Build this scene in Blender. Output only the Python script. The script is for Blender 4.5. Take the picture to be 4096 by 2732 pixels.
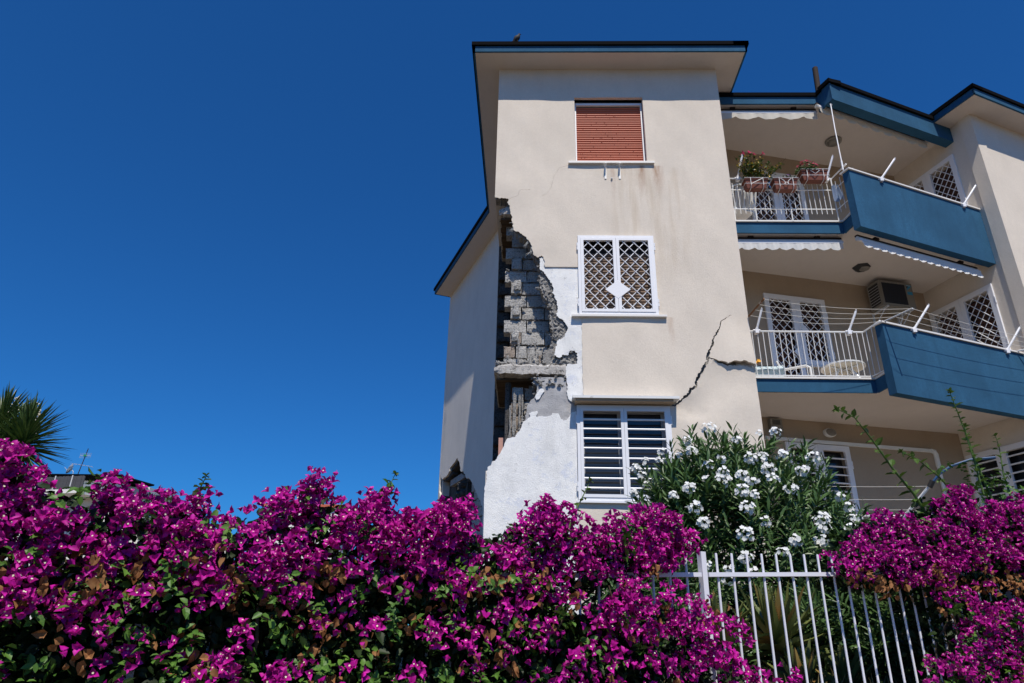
import bpy, math, random
import numpy as np
from mathutils import Vector, Matrix
from mathutils.geometry import delaunay_2d_cdt
for o in list(bpy.data.objects): bpy.data.objects.remove(o)
SC = bpy.context.scene
COL = SC.collection
rnd = random.Random(7)
rng = np.random.default_rng(11)
rad = math.radians

# ---------------------------------------------------------------- camera (eye level is z = 0, the street lies at z = -1.6)
PITCH, YAW, ROLL = rad(23.563), rad(-1.697), rad(1.197)
fw = Vector((math.sin(YAW)*math.cos(PITCH), math.cos(YAW)*math.cos(PITCH), math.sin(PITCH)))
rt = Vector((math.cos(YAW), -math.sin(YAW), 0)); up = rt.cross(fw)
ra = rt*math.cos(ROLL)+up*math.sin(ROLL); ua = up*math.cos(ROLL)-rt*math.sin(ROLL)
cam = bpy.data.objects.new('camera', bpy.data.cameras.new('camera')); COL.objects.link(cam)
cam.matrix_world = Matrix(((ra.x, ua.x, -fw.x, 0), (ra.y, ua.y, -fw.y, 0), (ra.z, ua.z, -fw.z, 0), (0, 0, 0, 1)))
cam.data.lens = 24.0; cam.data.sensor_width = 36.0; cam.data.clip_end = 3000; cam.data.clip_start = .05
SC.camera = cam

# ---------------------------------------------------------------- daylight
SUN_EL, SUN_AZ = rad(59), rad(171.2)            # azimuth clockwise from +Y
W = bpy.data.worlds.new('World'); SC.world = W; W.use_nodes = True
wn = W.node_tree.nodes; wl = W.node_tree.links
sky = wn.new('ShaderNodeTexSky'); sky.sky_type = 'NISHITA'; sky.sun_disc = False
sky.sun_elevation = SUN_EL; sky.sun_rotation = SUN_AZ; sky.altitude = 0; sky.air_density = 1.0; sky.dust_density = .35; sky.ozone_density = 5.0
tint = wn.new('ShaderNodeMix'); tint.data_type = 'RGBA'; tint.blend_type = 'MULTIPLY'; tint.inputs[0].default_value = 1; tint.inputs[7].default_value = (.20, .81, 1.45, 1)   # deep saturated midday blue
wl.new(sky.outputs[0], tint.inputs[6]); wl.new(tint.outputs[2], wn['Background'].inputs[0])
wn['Background'].inputs[1].default_value = .075
sun = bpy.data.objects.new('sun', bpy.data.lights.new('sun', 'SUN')); COL.objects.link(sun)
sun.data.energy = 4.9; sun.data.angle = rad(.53); sun.data.color = (1, .935, .84)
sd_ = Vector((math.sin(SUN_AZ)*math.cos(SUN_EL), math.cos(SUN_AZ)*math.cos(SUN_EL), math.sin(SUN_EL)))
sun.rotation_euler = sd_.to_track_quat('Z', 'Y').to_euler(); sun.location = sd_*30
SC.view_settings.view_transform = 'Standard'; SC.view_settings.look = 'None'
SC.view_settings.exposure = 0.0; SC.view_settings.gamma = 1.0; SC.view_settings.use_curve_mapping = False

# ---------------------------------------------------------------- materials
MATS = {}
class NT:
    def __init__(s, name, rough=.85, spec=.25):
        s.m = bpy.data.materials.new(name); s.m.use_nodes = True; s.n = s.m.node_tree.nodes; s.l = s.m.node_tree.links
        s.b = s.n['Principled BSDF']; s.b.inputs['Roughness'].default_value = rough; s.b.inputs['Specular IOR Level'].default_value = spec
        s.tc = s.n.new('ShaderNodeTexCoord'); s.co = s.tc.outputs['Object']; MATS[name] = s.m
    def noise(s, scale, detail=4, rough=.55, stretch=None, off=0):
        t = s.n.new('ShaderNodeTexNoise'); t.inputs['Scale'].default_value = scale; t.inputs['Detail'].default_value = detail; t.inputs['Roughness'].default_value = rough
        mp = s.n.new('ShaderNodeMapping'); s.l.new(s.co, mp.inputs[0]); mp.inputs['Location'].default_value = (off, off*.7, off*1.3)
        if stretch: mp.inputs['Scale'].default_value = stretch
        s.l.new(mp.outputs[0], t.inputs[0]); return t.outputs[0]
    def vor(s, scale, feature='F1'):
        t = s.n.new('ShaderNodeTexVoronoi'); t.feature = feature; t.inputs['Scale'].default_value = scale; s.l.new(s.co, t.inputs[0]); return t.outputs[0]
    def ramp(s, fac, *stops):
        r = s.n.new('ShaderNodeValToRGB'); e = r.color_ramp.elements
        while len(e) > 1: e.remove(e[0])
        for i, (p, c) in enumerate(stops):
            el = e[0] if i == 0 else e.new(p)
            el.position = p; el.color = (*c, 1) if not isinstance(c, (int, float)) else (c, c, c, 1)
        s.l.new(fac, r.inputs[0]); return r.outputs[0]
    def mix(s, fac, a, b, mode='MIX'):
        m = s.n.new('ShaderNodeMix'); m.data_type = 'RGBA'; m.blend_type = mode
        for idx, v in ((0, fac), (6, a), (7, b)):
            if isinstance(v, (int, float)): m.inputs[idx].default_value = v if idx == 0 else (v, v, v, 1)
            elif isinstance(v, tuple): m.inputs[idx].default_value = (*v, 1)
            else: s.l.new(v, m.inputs[idx])
        return m.outputs[2]
    def math(s, op, a, b=0):
        m = s.n.new('ShaderNodeMath'); m.operation = op
        for i, v in enumerate((a, b)):
            if isinstance(v, (int, float)): m.inputs[i].default_value = v
            else: s.l.new(v, m.inputs[i])
        return m.outputs[0]
    def color(s, c):
        if isinstance(c, tuple): s.b.inputs['Base Color'].default_value = (*c, 1)
        else: s.l.new(c, s.b.inputs['Base Color'])
        return s
    def bump(s, h, strength=.3, dist=.01):
        b = s.n.new('ShaderNodeBump'); b.inputs['Strength'].default_value = strength; b.inputs['Distance'].default_value = dist
        s.l.new(h, b.inputs['Height']); s.l.new(b.outputs[0], s.b.inputs['Normal']); return s
    def xyz(s):
        t = s.n.new('ShaderNodeSeparateXYZ'); s.l.new(s.co, t.inputs[0]); return t.outputs
    def band(s, v, a, b, c, d):   # 0 below a, 1 between b and c, 0 above d
        up_ = s.n.new('ShaderNodeMapRange'); up_.interpolation_type = 'SMOOTHSTEP'
        dn = s.n.new('ShaderNodeMapRange'); dn.interpolation_type = 'SMOOTHSTEP'
        for m, p, q, x, y in ((up_, a, b, 0, 1), (dn, c, d, 1, 0)):
            s.l.new(v, m.inputs[0]); m.inputs[1].default_value = p; m.inputs[2].default_value = q; m.inputs[3].default_value = x; m.inputs[4].default_value = y
        return s.math('MULTIPLY', up_.outputs[0], dn.outputs[0])

def stucco(name, c, var=.06, grain=220, bstr=.35, dirt=.0, stains=False, grime=.22, streak=.09):
    t = NT(name, .92, .15)
    lo = tuple(x*(1-var) for x in c); hi = tuple(min(1, x*(1+var)) for x in c)
    col = t.mix(t.ramp(t.noise(1.1, 5), (.3, 0), (.7, 1)), lo, hi)
    col = t.mix(t.math('MULTIPLY', t.ramp(t.noise(5, 6, .65, (1, 1, .35), 3), (.5, 0), (.75, 1)), .35), col, tuple(x*.86 for x in c))
    col = t.mix(t.math('MULTIPLY', t.ramp(t.noise(160, 3, .6), (.35, 1), (.55, 0)), .22), col, tuple(x*.72 for x in c))
    col = t.mix(t.math('MULTIPLY', t.ramp(t.noise(26, 4, .7, None, 7), (.38, 1), (.62, 0)), grime), col, tuple(x*.78 for x in c))
    col = t.mix(t.math('MULTIPLY', t.ramp(t.noise(2.4, 6, .7, (3.2, 3.2, .22), 13), (.50, 0), (.72, 1)), streak), col, tuple(x*.74 for x in c))
    if stains:
        x, y, z = t.xyz()
        st = t.ramp(t.noise(3.2, 5, .6, (2.6, 1, .28), 9), (.42, 0), (.66, 1))
        st = t.math('MULTIPLY', st, t.math('MULTIPLY', t.band(x, 1.25, 1.75, 2.5, 2.95), t.band(z, 5.2, 6.6, 7.9, 7.98)))
        col = t.mix(t.math('MULTIPLY', st, .32), col, (.42, .30, .17))
        for xr, w, zt, k in ((1.46, .035, 7.9, .5), (1.98, .05, 7.97, .7), (2.27, .07, 7.97, .75), (2.29, .04, 4.9, .35)):
            s2 = t.math('MULTIPLY', t.band(x, xr-w*1.6, xr-w*.2, xr+w*.2, xr+w*2.2), t.band(z, zt-.75, zt-.1, zt, zt+.02))
            s2 = t.math('MULTIPLY', s2, t.ramp(t.noise(14, 4, .6, (1, 1, .2), 2), (.3, .1), (.65, 1)))
            col = t.mix(t.math('MULTIPLY', s2, k), col, (.30, .13, .055))
    if dirt:
        col = t.mix(t.math('MULTIPLY', t.ramp(t.noise(2.2, 6, .7, (1, 1, .5), 5), (.45, 0), (.7, 1)), dirt), col, tuple(x*.6 for x in c))
    t.color(col)
    h = t.math('ADD', t.math('ADD', t.noise(grain, 3, .6), t.math('MULTIPLY', t.noise(34, 4, .65), .9)), t.math('MULTIPLY', t.noise(6, 3), .8))
    t.bump(h, bstr, .010); return t.m

stucco('stucco', (.735, .652, .553), .05, dirt=.10, stains=True)
stucco('stucco_recess_shade', (.43, .335, .24), .05, dirt=.12)  # same beige stucco, darkened: the shade of the recess is in the colour
stucco('stucco_wing', (.73, .67, .59), .04, dirt=.15)
stucco('soffit', (.64, .575, .52), .035, grain=120, bstr=.12, grime=.10)
stucco('blue_paint', (.030, .108, .20), .22, dirt=.5, grime=.5, streak=.5)
stucco('pale_wall', (.80, .78, .72), .04)

t = NT('white_old_paint', .9, .15)
c = t.mix(t.ramp(t.noise(2.6, 6, .7, None, 1), (.42, 0), (.62, 1)), (.82, .815, .80), (.90, .89, .86))
c = t.mix(t.math('MULTIPLY', t.ramp(t.noise(4.5, 7, .75, None, 4), (.56, 0), (.62, 1)), .7), c, (.66, .69, .77))
c = t.mix(t.ramp(t.noise(7, 8, .8, None, 8), (.615, 0), (.66, 1)), c, (.46, .45, .43))
c = t.mix(t.math('MULTIPLY', t.ramp(t.noise(3.1, 7, .75, (1, 1, .45), 21), (.48, 0), (.66, 1)), .45), c, (.58, .575, .56))
c = t.mix(t.ramp(t.vor(60), (.05, 1), (.14, 0)), c, (.45, .45, .44))
t.color(c); t.bump(t.math('ADD', t.noise(70, 6, .75), t.noise(7, 8, .8, None, 8)), .6, .018)

t = NT('grey_mortar', .95, .1)
t.color(t.mix(t.ramp(t.noise(3.5, 6, .65), (.35, 0), (.68, 1)), (.34, .335, .34), (.47, .465, .47))); t.bump(t.noise(45, 7, .75), .6, .02)

def porous(name, a, b, pit=30, bs=1.0):
    t = NT(name, .97, .08)
    c = t.mix(t.ramp(t.noise(4, 5), (.35, 0), (.65, 1)), a, b)
    c = t.mix(t.ramp(t.noise(pit, 4, .7), (.36, 1), (.47, 0)), c, tuple(x*.28 for x in a))
    c = t.mix(t.ramp(t.noise(pit*1.7, 2, .5, None, 4), (.6, 0), (.72, 1)), c, tuple(min(1, x*1.5) for x in b))
    oi = t.n.new('ShaderNodeObjectInfo'); c = t.mix(t.math('MULTIPLY', oi.outputs['Random'], .35), c, tuple(x*.6 for x in a))
    t.color(c); t.bump(t.noise(pit, 5, .75), bs, .045); return t.m
porous('block', (.47, .455, .43), (.64, .62, .59))
porous('block_shade', (.085, .08, .077), (.15, .143, .138))  # concrete block with the shade of the cavities put into its colour
porous('block_tan', (.34, .28, .235), (.45, .38, .32), 28)
porous('slab_concrete', (.42, .395, .365), (.54, .51, .475), 16, .5)
porous('rubble', (.36, .345, .325), (.52, .50, .47), 45)
t = NT('board_marked', .9, .1)
t.color(t.mix(t.ramp(t.noise(3, 6, .6, (1, 9, 1)), (.35, 0), (.7, 1)), (.075, .055, .04), (.14, .10, .07))); t.bump(t.noise(3, 6, .6, (1, 9, 1)), .5, .02)
t = NT('terracotta_tile', .9, .1); t.color((.52, .30, .25)); t.bump(t.noise(40, 4), .3, .01)

def paint(name, c, rough=.45, chips=None, var=.04, spec=.4):
    t = NT(name, rough, spec)
    col = t.mix(t.noise(3, 4), tuple(x*(1-var) for x in c), tuple(min(1, x*(1+var)) for x in c))
    if chips: col = t.mix(t.ramp(t.noise(9, 7, .75), (chips[0], 0), (chips[0]+.04, 1)), col, chips[1])
    t.color(col); t.bump(t.noise(60, 3), .12, .003); return t.m
paint('white_metal', (.80, .80, .82), .38)
paint('white_fence', (.70, .70, .75), .5, (.635, (.25, .14, .08)))
paint('railing_white', (.80, .79, .76), .45, (.66, (.30, .14, .06)))
paint('marble', (.74, .71, .67), .5, (.67, (.45, .40, .34)))
paint('zinc_white', (.70, .70, .69), .5, (.60, (.45, .44, .42)))
paint('black_metal', (.004, .004, .005), .9, None, .2, .05)
paint('dark_rust', (.028, .016, .012), .85, (.6, (.05, .026, .015)))
paint('rust', (.22, .10, .04), .85, (.58, (.6, .56, .5)))
paint('red_slat', (.50, .125, .062), .5, None, .12)
paint('brown_slat', (.205, .135, .09), .5, None, .15)
paint('dark_slat', (.075, .028, .018), .6, None, .1)
paint('grey_slat', (.30, .31, .33), .6, None, .1)
paint('plastic_white', (.74, .75, .74), .4)
paint('terracotta_plastic', (.17, .045, .024), .55)
paint('lamp_glass', (.20, .185, .16), .3)
paint('ac_white', (.23, .215, .185), .5)
paint('ac_grille', (.035, .035, .035), .7)
paint('label_blue', (.03, .28, .50), .5)
paint('label_dark', (.02, .03, .06), .5)
paint('wire', (.72, .68, .60), .5)
paint('blue_hose', (.012, .06, .15), .5)
paint('black_rubber', (.012, .012, .012), .7)
paint('asphalt', (.06, .06, .062), .95, None, .25, .1)
paint('interior_shade', (.035, .035, .04), .9)  # near-black colour carries the darkness of the unlit rooms
paint('curtain', (.55, .58, .58), .9)
paint('ivory_cloth', (.72, .68, .58), .9)
paint('green_plastic', (.02, .25, .10), .5)
paint('aluminium', (.55, .56, .58), .4)
paint('bamboo_dark', (.075, .075, .085), .8, None, .35)
paint('yellow_flower', (.75, .36, .03), .7)
t = NT('glass', .04, .6); t.color((.018, .02, .024)); t.bump(t.noise(2.5, 2, .4, (1, 1, 2.2)), .12, .03)
def fabric(name, c, tr=.25):
    t = NT(name, .95, .05)
    t.color(t.mix(t.noise(5, 4), tuple(x*.92 for x in c), c)); t.bump(t.noise(9, 4, .6, (1, 1, .4)), .35, .02)
    b2 = t.n.new('ShaderNodeBsdfTranslucent'); b2.inputs[0].default_value = (*c, 1); mx = t.n.new('ShaderNodeMixShader'); mx.inputs[0].default_value = tr
    t.l.new(t.b.outputs[0], mx.inputs[1]); t.l.new(b2.outputs[0], mx.inputs[2]); t.l.new(mx.outputs[0], t.n['Material Output'].inputs[0]); return t.m
fabric('awning_white', (.80, .80, .79)); fabric('awning_cream', (.74, .70, .62)); fabric('towel_blue', (.62, .72, .74)); fabric('blue_cloth', (.24, .31, .44)); fabric('net', (.72, .72, .70), .5)
def leafmat(name, a, b, rough=.5, tr=.3, spec=.35, vscale=9.):
    t = NT(name, rough, spec)
    oi = t.n.new('ShaderNodeObjectInfo')
    c = t.mix(t.ramp(t.noise(vscale, 3), (.36, 0), (.64, 1)), a, b)
    c = t.mix(t.math('MULTIPLY', oi.outputs['Random'], .35), c, tuple(x*.75 for x in a))
    t.color(c)
    b2 = t.n.new('ShaderNodeBsdfTranslucent'); t.l.new(c, b2.inputs[0]); mx = t.n.new('ShaderNodeMixShader'); mx.inputs[0].default_value = tr
    t.l.new(t.b.outputs[0], mx.inputs[1]); t.l.new(b2.outputs[0], mx.inputs[2]); t.l.new(mx.outputs[0], t.n['Material Output'].inputs[0]); return t.m
leafmat('bract', (.27, .001, .145), (.66, .016, .40), .55, .2, .22, 20)
leafmat('bract_pale', (.46, .012, .36), (.60, .03, .48), .6, .28, .2, 14)
leafmat('floret', (.85, .80, .52), (.9, .88, .66), .7, .2, .1)
leafmat('dry_bract', (.20, .075, .028), (.42, .22, .095), .8, .12, .1, 30)
leafmat('bougain_leaf', (.04, .11, .016), (.12, .24, .035), .48, .15, .3)
leafmat('bougain_leaf_shade', (.007, .017, .004), (.02, .042, .009), .5, .03, .2)  # bougainvillea leaf blackened to paint the deep shade inside the hedge
leafmat('shoot_leaf', (.05, .10, .015), (.11, .19, .03), .4, .3, .4)
leafmat('oleander_leaf', (.042, .095, .026), (.11, .19, .058), .42, .15, .4)
leafmat('oleander_flower', (.80, .80, .78), (.86, .87, .86), .7, .25, .1)
leafmat('aloe_leaf', (.065, .095, .035), (.15, .17, .045), .4, .05, .5, 5)
leafmat('aloe_leaf_red', (.30, .12, .03), (.20, .17, .05), .45, .05, .4, 6)
leafmat('yucca_leaf', (.03, .065, .014), (.10, .16, .035), .4, .1, .45)
leafmat('cream_bell', (.66, .62, .50), (.78, .75, .64), .7, .2, .1)
leafmat('tree_leaf', (.018, .04, .012), (.05, .085, .025), .5, .1, .3)
leafmat('pot_leaf', (.035, .08, .015), (.09, .15, .03), .4, .2, .4)
leafmat('pot_leaf_yellow', (.45, .30, .03), (.5, .36, .05), .5, .2, .3)
leafmat('pink_petal', (.62, .05, .14), (.72, .12, .22), .6, .25, .1)
leafmat('violet_petal', (.12, .03, .25), (.2, .05, .35), .6, .2, .1)
leafmat('dry_grass', (.16, .125, .06), (.30, .24, .13), .9, .2, .05)
t = NT('bark', .95, .1); t.color(t.mix(t.noise(20, 5), (.06, .045, .03), (.14, .105, .07))); t.bump(t.noise(30, 5), .5, .01)
t = NT('green_stem', .6, .3); t.color((.07, .13, .025))
t = NT('soil', .97, .05); t.color(t.mix(t.ramp(t.noise(3, 6, .7), (.35, 0), (.65, 1)), (.05, .04, .024), (.12, .092, .055))); t.bump(t.noise(25, 6, .7), .6, .03)
t = NT('pavement', .95, .1); t.color(t.mix(t.noise(2, 6), (.125, .095, .066), (.17, .13, .092))); t.bump(t.noise(60, 4), .3, .01)
t = NT('feather', .7, .3); t.color(t.mix(t.noise(30, 3), (.012, .012, .014), (.035, .034, .038)))

# ---------------------------------------------------------------- geometry helpers
class MB:
    def __init__(s): s.v = []; s.f = []; s.sm = False
    def add(s, vs, fs):
        n = len(s.v); s.v += [tuple(v) for v in vs]; s.f += [tuple(i+n for i in f) for f in fs]; return s
    def hexa(s, p): return s.add(p, [(3, 2, 1, 0), (4, 5, 6, 7), (0, 1, 5, 4), (1, 2, 6, 5), (2, 3, 7, 6), (3, 0, 4, 7)])
    def box(s, x0, x1, y0, y1, z0, z1): return s.hexa([(x0, y0, z0), (x1, y0, z0), (x1, y1, z0), (x0, y1, z0), (x0, y0, z1), (x1, y0, z1), (x1, y1, z1), (x0, y1, z1)])
    def fbox(s, F, s0, s1, d0, d1, z0, z1):
        P = F.p; return s.hexa([P(s0, d0, z0), P(s1, d0, z0), P(s1, d1, z0), P(s0, d1, z0), P(s0, d0, z1), P(s1, d0, z1), P(s1, d1, z1), P(s0, d1, z1)])
    def prism(s, poly, z0, z1):
        n = len(poly); s.add([(x, y, z0) for x, y in poly]+[(x, y, z1) for x, y in poly], [tuple(range(n-1, -1, -1)), tuple(range(n, 2*n))]+[(i, (i+1) % n, n+(i+1) % n, n+i) for i in range(n)]); return s
    def tube(s, pts, r, n=6, cap=True):
        pts = [Vector(p) for p in pts]; m = len(pts); rs = r if isinstance(r, (list, tuple)) else [r]*m
        vs = []; ref = None
        for i, p in enumerate(pts):
            d = (pts[min(i+1, m-1)]-pts[max(i-1, 0)]).normalized()
            if ref is None: ref = d.orthogonal().normalized()
            ref = (ref-d*ref.dot(d)).normalized(); b = d.cross(ref)
            vs += [p+(ref*math.cos(2*math.pi*k/n)+b*math.sin(2*math.pi*k/n))*rs[i] for k in range(n)]
        fs = [(i*n+k, i*n+(k+1) % n, (i+1)*n+(k+1) % n, (i+1)*n+k) for i in range(m-1) for k in range(n)]
        if cap: fs += [tuple(range(n-1, -1, -1)), tuple(range((m-1)*n, m*n))]
        return s.add(vs, fs)
    def lathe(s, c, prof, n=16, ax=(0, 0, 1)):
        ax = Vector(ax).normalized(); e1 = ax.orthogonal().normalized(); e2 = ax.cross(e1); c = Vector(c)
        vs = [c+ax*h+(e1*math.cos(2*math.pi*k/n)+e2*math.sin(2*math.pi*k/n))*r for r, h in prof for k in range(n)]
        m = len(prof); s.add(vs, [(i*n+k, i*n+(k+1) % n, (i+1)*n+(k+1) % n, (i+1)*n+k) for i in range(m-1) for k in range(n)]+[tuple(range(n-1, -1, -1)), tuple(range((m-1)*n, m*n))]); return s
    def mesh(s, name, mat):
        me = bpy.data.meshes.new(name); me.from_pydata([tuple(v) for v in s.v], [], s.f); me.materials.append(MATS[mat])
        if s.sm:
            me.polygons.foreach_set('use_smooth', [True]*len(me.polygons))
            try: me.set_sharp_from_angle(angle=rad(40))
            except Exception: pass
        me.update(); return me
    def build(s, name, mat, parent=None, label=None, **kw): return link(name, s.mesh(name, mat), parent, label=label, **kw)
def link(name, me, parent=None, label=None, mw=None, cat=None, group=None, kind=None):
    o = bpy.data.objects.new(name, me); COL.objects.link(o)
    if mw is not None: o.matrix_basis = mw
    if parent is not None:
        o.parent = parent; o.matrix_parent_inverse = WM[parent.name].inverted()
        WM[o.name] = mw if mw is not None else Matrix.Identity(4)
    else: WM[o.name] = o.matrix_basis.copy()
    tag(o, label, cat, group, kind); return o
WM = {}
def tag(o, label=None, cat=None, group=None, kind=None):
    for k, v in (('label', label), ('category', cat), ('group', group), ('kind', kind)):
        if v: o[k] = v
    return o
def thing(name, label, cat, loc, group=None):
    o = bpy.data.objects.new(name, None); COL.objects.link(o); o.location = loc; o.empty_display_size = .1
    WM[o.name] = Matrix.Translation(Vector(loc)); return tag(o, label, cat, group)
class Frame:     # s along the wall, d into the wall, z up
    def __init__(s, o, ux): s.o = Vector((*o[:2], 0)); u_ = Vector((ux[0], ux[1], 0)).normalized(); s.u = u_; s.n = Vector((-u_.y, u_.x, 0))
    def p(s, a, d, z): q = s.o+s.u*a+s.n*d; return (q.x, q.y, z)
    def sub(s, a, d): q = s.p(a, d, 0); return Frame(q, s.u)
def edge_box(mb, p, q, o0, o1, z0, z1, e0=0, e1=0):   # box along plan edge p->q, outward offset (right-hand side) o0..o1
    F = Frame(p, (q[0]-p[0], q[1]-p[1])); L = math.dist(p, q); mb.fbox(F, -e0, L+e1, -o1, -o0, z0, z1); return mb
def inpoly(P, poly):
    x, y = P[:, 0], P[:, 1]; r = np.zeros(len(P), bool); n = len(poly)
    for i in range(n):
        x1, y1 = poly[i]; x2, y2 = poly[(i+1) % n]
        c = (y1 > y) != (y2 > y)
        with np.errstate(divide='ignore', invalid='ignore'): r ^= c & (x < (x2-x1)*(y-y1)/(y2-y1+1e-12)+x1)
    return r
def jag(pts, amp=.22, seg=.035, closed=False, keep=()):
    out = []; n = len(pts); R = random.Random(len(pts)*13+3)
    for i in range(n if closed else n-1):
        a, b = pts[i], pts[(i+1) % n]; out.append(tuple(a)); L = math.dist(a, b)
        if i in keep: continue
        k = int(L/seg)
        if k > 0:
            nx, ny = -(b[1]-a[1])/L, (b[0]-a[0])/L
            for j in range(1, k+1):
                f = j/(k+1); w = R.uniform(-1, 1)*amp*seg
                out.append((a[0]+(b[0]-a[0])*f+nx*w, a[1]+(b[1]-a[1])*f+ny*w))
    if not closed: out.append(tuple(pts[-1]))
    return out
def plate(name, F, outer, holes, d0, d1, mat, parent, grid=None, disp=None, label=None, rough=0):
    pts = []; edges = []
    for loop in [outer]+list(holes):
        n0 = len(pts); pts += [tuple(p) for p in loop]; m = len(loop); edges += [(n0+i, n0+(i+1) % m) for i in range(m)]
    if grid:
        A = np.array(outer); xs = np.arange(A[:, 0].min()+grid*.5, A[:, 0].max(), grid); zs = np.arange(A[:, 1].min()+grid*.5, A[:, 1].max(), grid)
        G = np.stack(np.meshgrid(xs, zs), -1).reshape(-1, 2)+rng.uniform(-.2, .2, (len(xs)*len(zs), 2))*grid
        ok = inpoly(G, outer)
        for h in holes: ok &= ~inpoly(G, h)
        pts += [tuple(g) for g in G[ok]]
    V, E, Fc, *_ = delaunay_2d_cdt([Vector(p) for p in pts], edges, [], 0, 1e-5)
    V = np.array([(v.x, v.y) for v in V]); T = np.array([f for f in Fc if len(f) == 3])
    C = V[T].mean(1); ok = inpoly(C, outer)
    for h in holes: ok &= ~inpoly(C, h)
    T = T[ok]; a = V[T]; ar = (a[:, 1, 0]-a[:, 0, 0])*(a[:, 2, 1]-a[:, 0, 1])-(a[:, 2, 0]-a[:, 0, 0])*(a[:, 1, 1]-a[:, 0, 1])
    T = T[np.abs(ar) > 1e-9]; ar = ar[np.abs(ar) > 1e-9]; T[ar < 0] = T[ar < 0][:, ::-1]
    dd = [(disp(x, z) if disp else 0)+(rnd.uniform(-rough, rough) if rough else 0) for x, z in V]
    n = len(V); mb = MB(); mb.v = [F.p(x, d0+dd[i], z) for i, (x, z) in enumerate(V)]+[F.p(x, max(d1, d0+dd[i]+.004) if dd[i] < .5 else d1, z) for i, (x, z) in enumerate(V)]
    cnt = {}
    for t_ in T:
        for k in range(3): cnt[(t_[k], t_[(k+1) % 3])] = 1
    mb.f = [tuple(int(q) for q in t_) for t_ in T]+[tuple(int(q)+n for q in t_[::-1]) for t_ in T]
    mb.f += [(int(b), int(a_), int(a_)+n, int(b)+n) for (a_, b) in cnt if (b, a_) not in cnt]
    mb.sm = bool(disp); return mb.build(name, mat, parent, label)
def dens(poly, step=.1):
    out = []
    for i, a in enumerate(poly):
        b = poly[(i+1) % len(poly)]; k = max(1, int(math.dist(a, b)/step)); out += [(a[0]+(b[0]-a[0])*j/k, a[1]+(b[1]-a[1])*j/k) for j in range(k)]
    return out
def rect(x0, x1, z0, z1): return [(x0, z0), (x1, z0), (x1, z1), (x0, z1)]
def scatter_mesh(name, mat, protos, M, ids):      # many small pieces joined: protos = list of (verts Nx3, faces), M = Kx4x4
    vs = []; fl = []; nv = 0
    for k, (pv, pf) in enumerate(protos):
        sel = M[ids == k]
        if not len(sel): continue
        pv4 = np.c_[pv, np.ones(len(pv))]; w = np.einsum('kij,vj->kvi', sel, pv4)[:, :, :3]
        vs.append(w.reshape(-1, 3)); tri = np.array(pf); off = nv+np.arange(len(sel))*len(pv)
        fl.append((tri[None]+off[:, None, None]).reshape(-1, 3)); nv += len(sel)*len(pv)
    V = np.concatenate(vs); Fa = np.concatenate(fl)
    me = bpy.data.meshes.new(name); me.vertices.add(len(V)); me.vertices.foreach_set('co', V.ravel().astype(np.float32))
    me.loops.add(Fa.size); me.loops.foreach_set('vertex_index', Fa.ravel().astype(np.int32)); me.polygons.add(len(Fa))
    me.polygons.foreach_set('loop_start', np.arange(len(Fa), dtype=np.int32)*3)
    me.materials.append(MATS[mat]); me.update(calc_edges=True); me.validate(); return me
def tri(fs):
    o = []
    for f in fs:
        for k in range(1, len(f)-1): o.append((f[0], f[k], f[k+1]))
    return o
def frames(P, Zd, size, spin=None, squash=None):     # Kx4x4 placing local +Z along Zd
    P = np.asarray(P, float); Zd = np.asarray(Zd, float); Zd = Zd/np.linalg.norm(Zd, axis=1, keepdims=True); K = len(P)
    ref = np.where(np.abs(Zd[:, 2:3]) < .9, [[0, 0, 1.]], [[1., 0, 0]]); X = np.cross(ref, Zd); X /= np.linalg.norm(X, axis=1, keepdims=True); Y = np.cross(Zd, X)
    a = rng.uniform(0, 6.283, K) if spin is None else spin
    X2 = X*np.cos(a)[:, None]+Y*np.sin(a)[:, None]; Y2 = np.cross(Zd, X2); M = np.zeros((K, 4, 4)); sz = np.broadcast_to(size, K)[:, None]
    M[:, :3, 0] = X2*sz; M[:, :3, 1] = Y2*sz; M[:, :3, 2] = Zd*sz; M[:, :3, 3] = P; M[:, 3, 3] = 1; return M
def frames_dir(P, Xd, Zd, size):          # local +X along Xd, +Z near Zd
    P = np.asarray(P, float); X = np.asarray(Xd, float); X = X/np.linalg.norm(X, axis=1, keepdims=True); Z = np.asarray(Zd, float)
    Y = np.cross(Z, X); Y /= np.linalg.norm(Y, axis=1, keepdims=True)+1e-9; Z = np.cross(X, Y); M = np.zeros((len(P), 4, 4)); sz = np.broadcast_to(size, len(P))[:, None]
    M[:, :3, 0] = X*sz; M[:, :3, 1] = Y*sz; M[:, :3, 2] = Z*sz; M[:, :3, 3] = P; M[:, 3, 3] = 1; return M
def spread(parent, name, stuffname, mat, protos, M, ids, score, keep=300, label=None):
    order = np.argsort(-score); top = order[:keep]; rest = order[keep:]
    mes = []
    for pv, pf in protos:
        m = bpy.data.meshes.new(name); m.from_pydata([tuple(v) for v in pv], [], [tuple(f) for f in pf]); m.materials.append(MATS[mat]); m.update(); mes.append(m)
    for i in top: link(name, mes[ids[i]], parent, mw=Matrix(M[i].tolist()))
    if len(rest): link(stuffname, scatter_mesh(stuffname, mat, protos, M[rest], ids[rest]), parent, kind='stuff')
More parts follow.
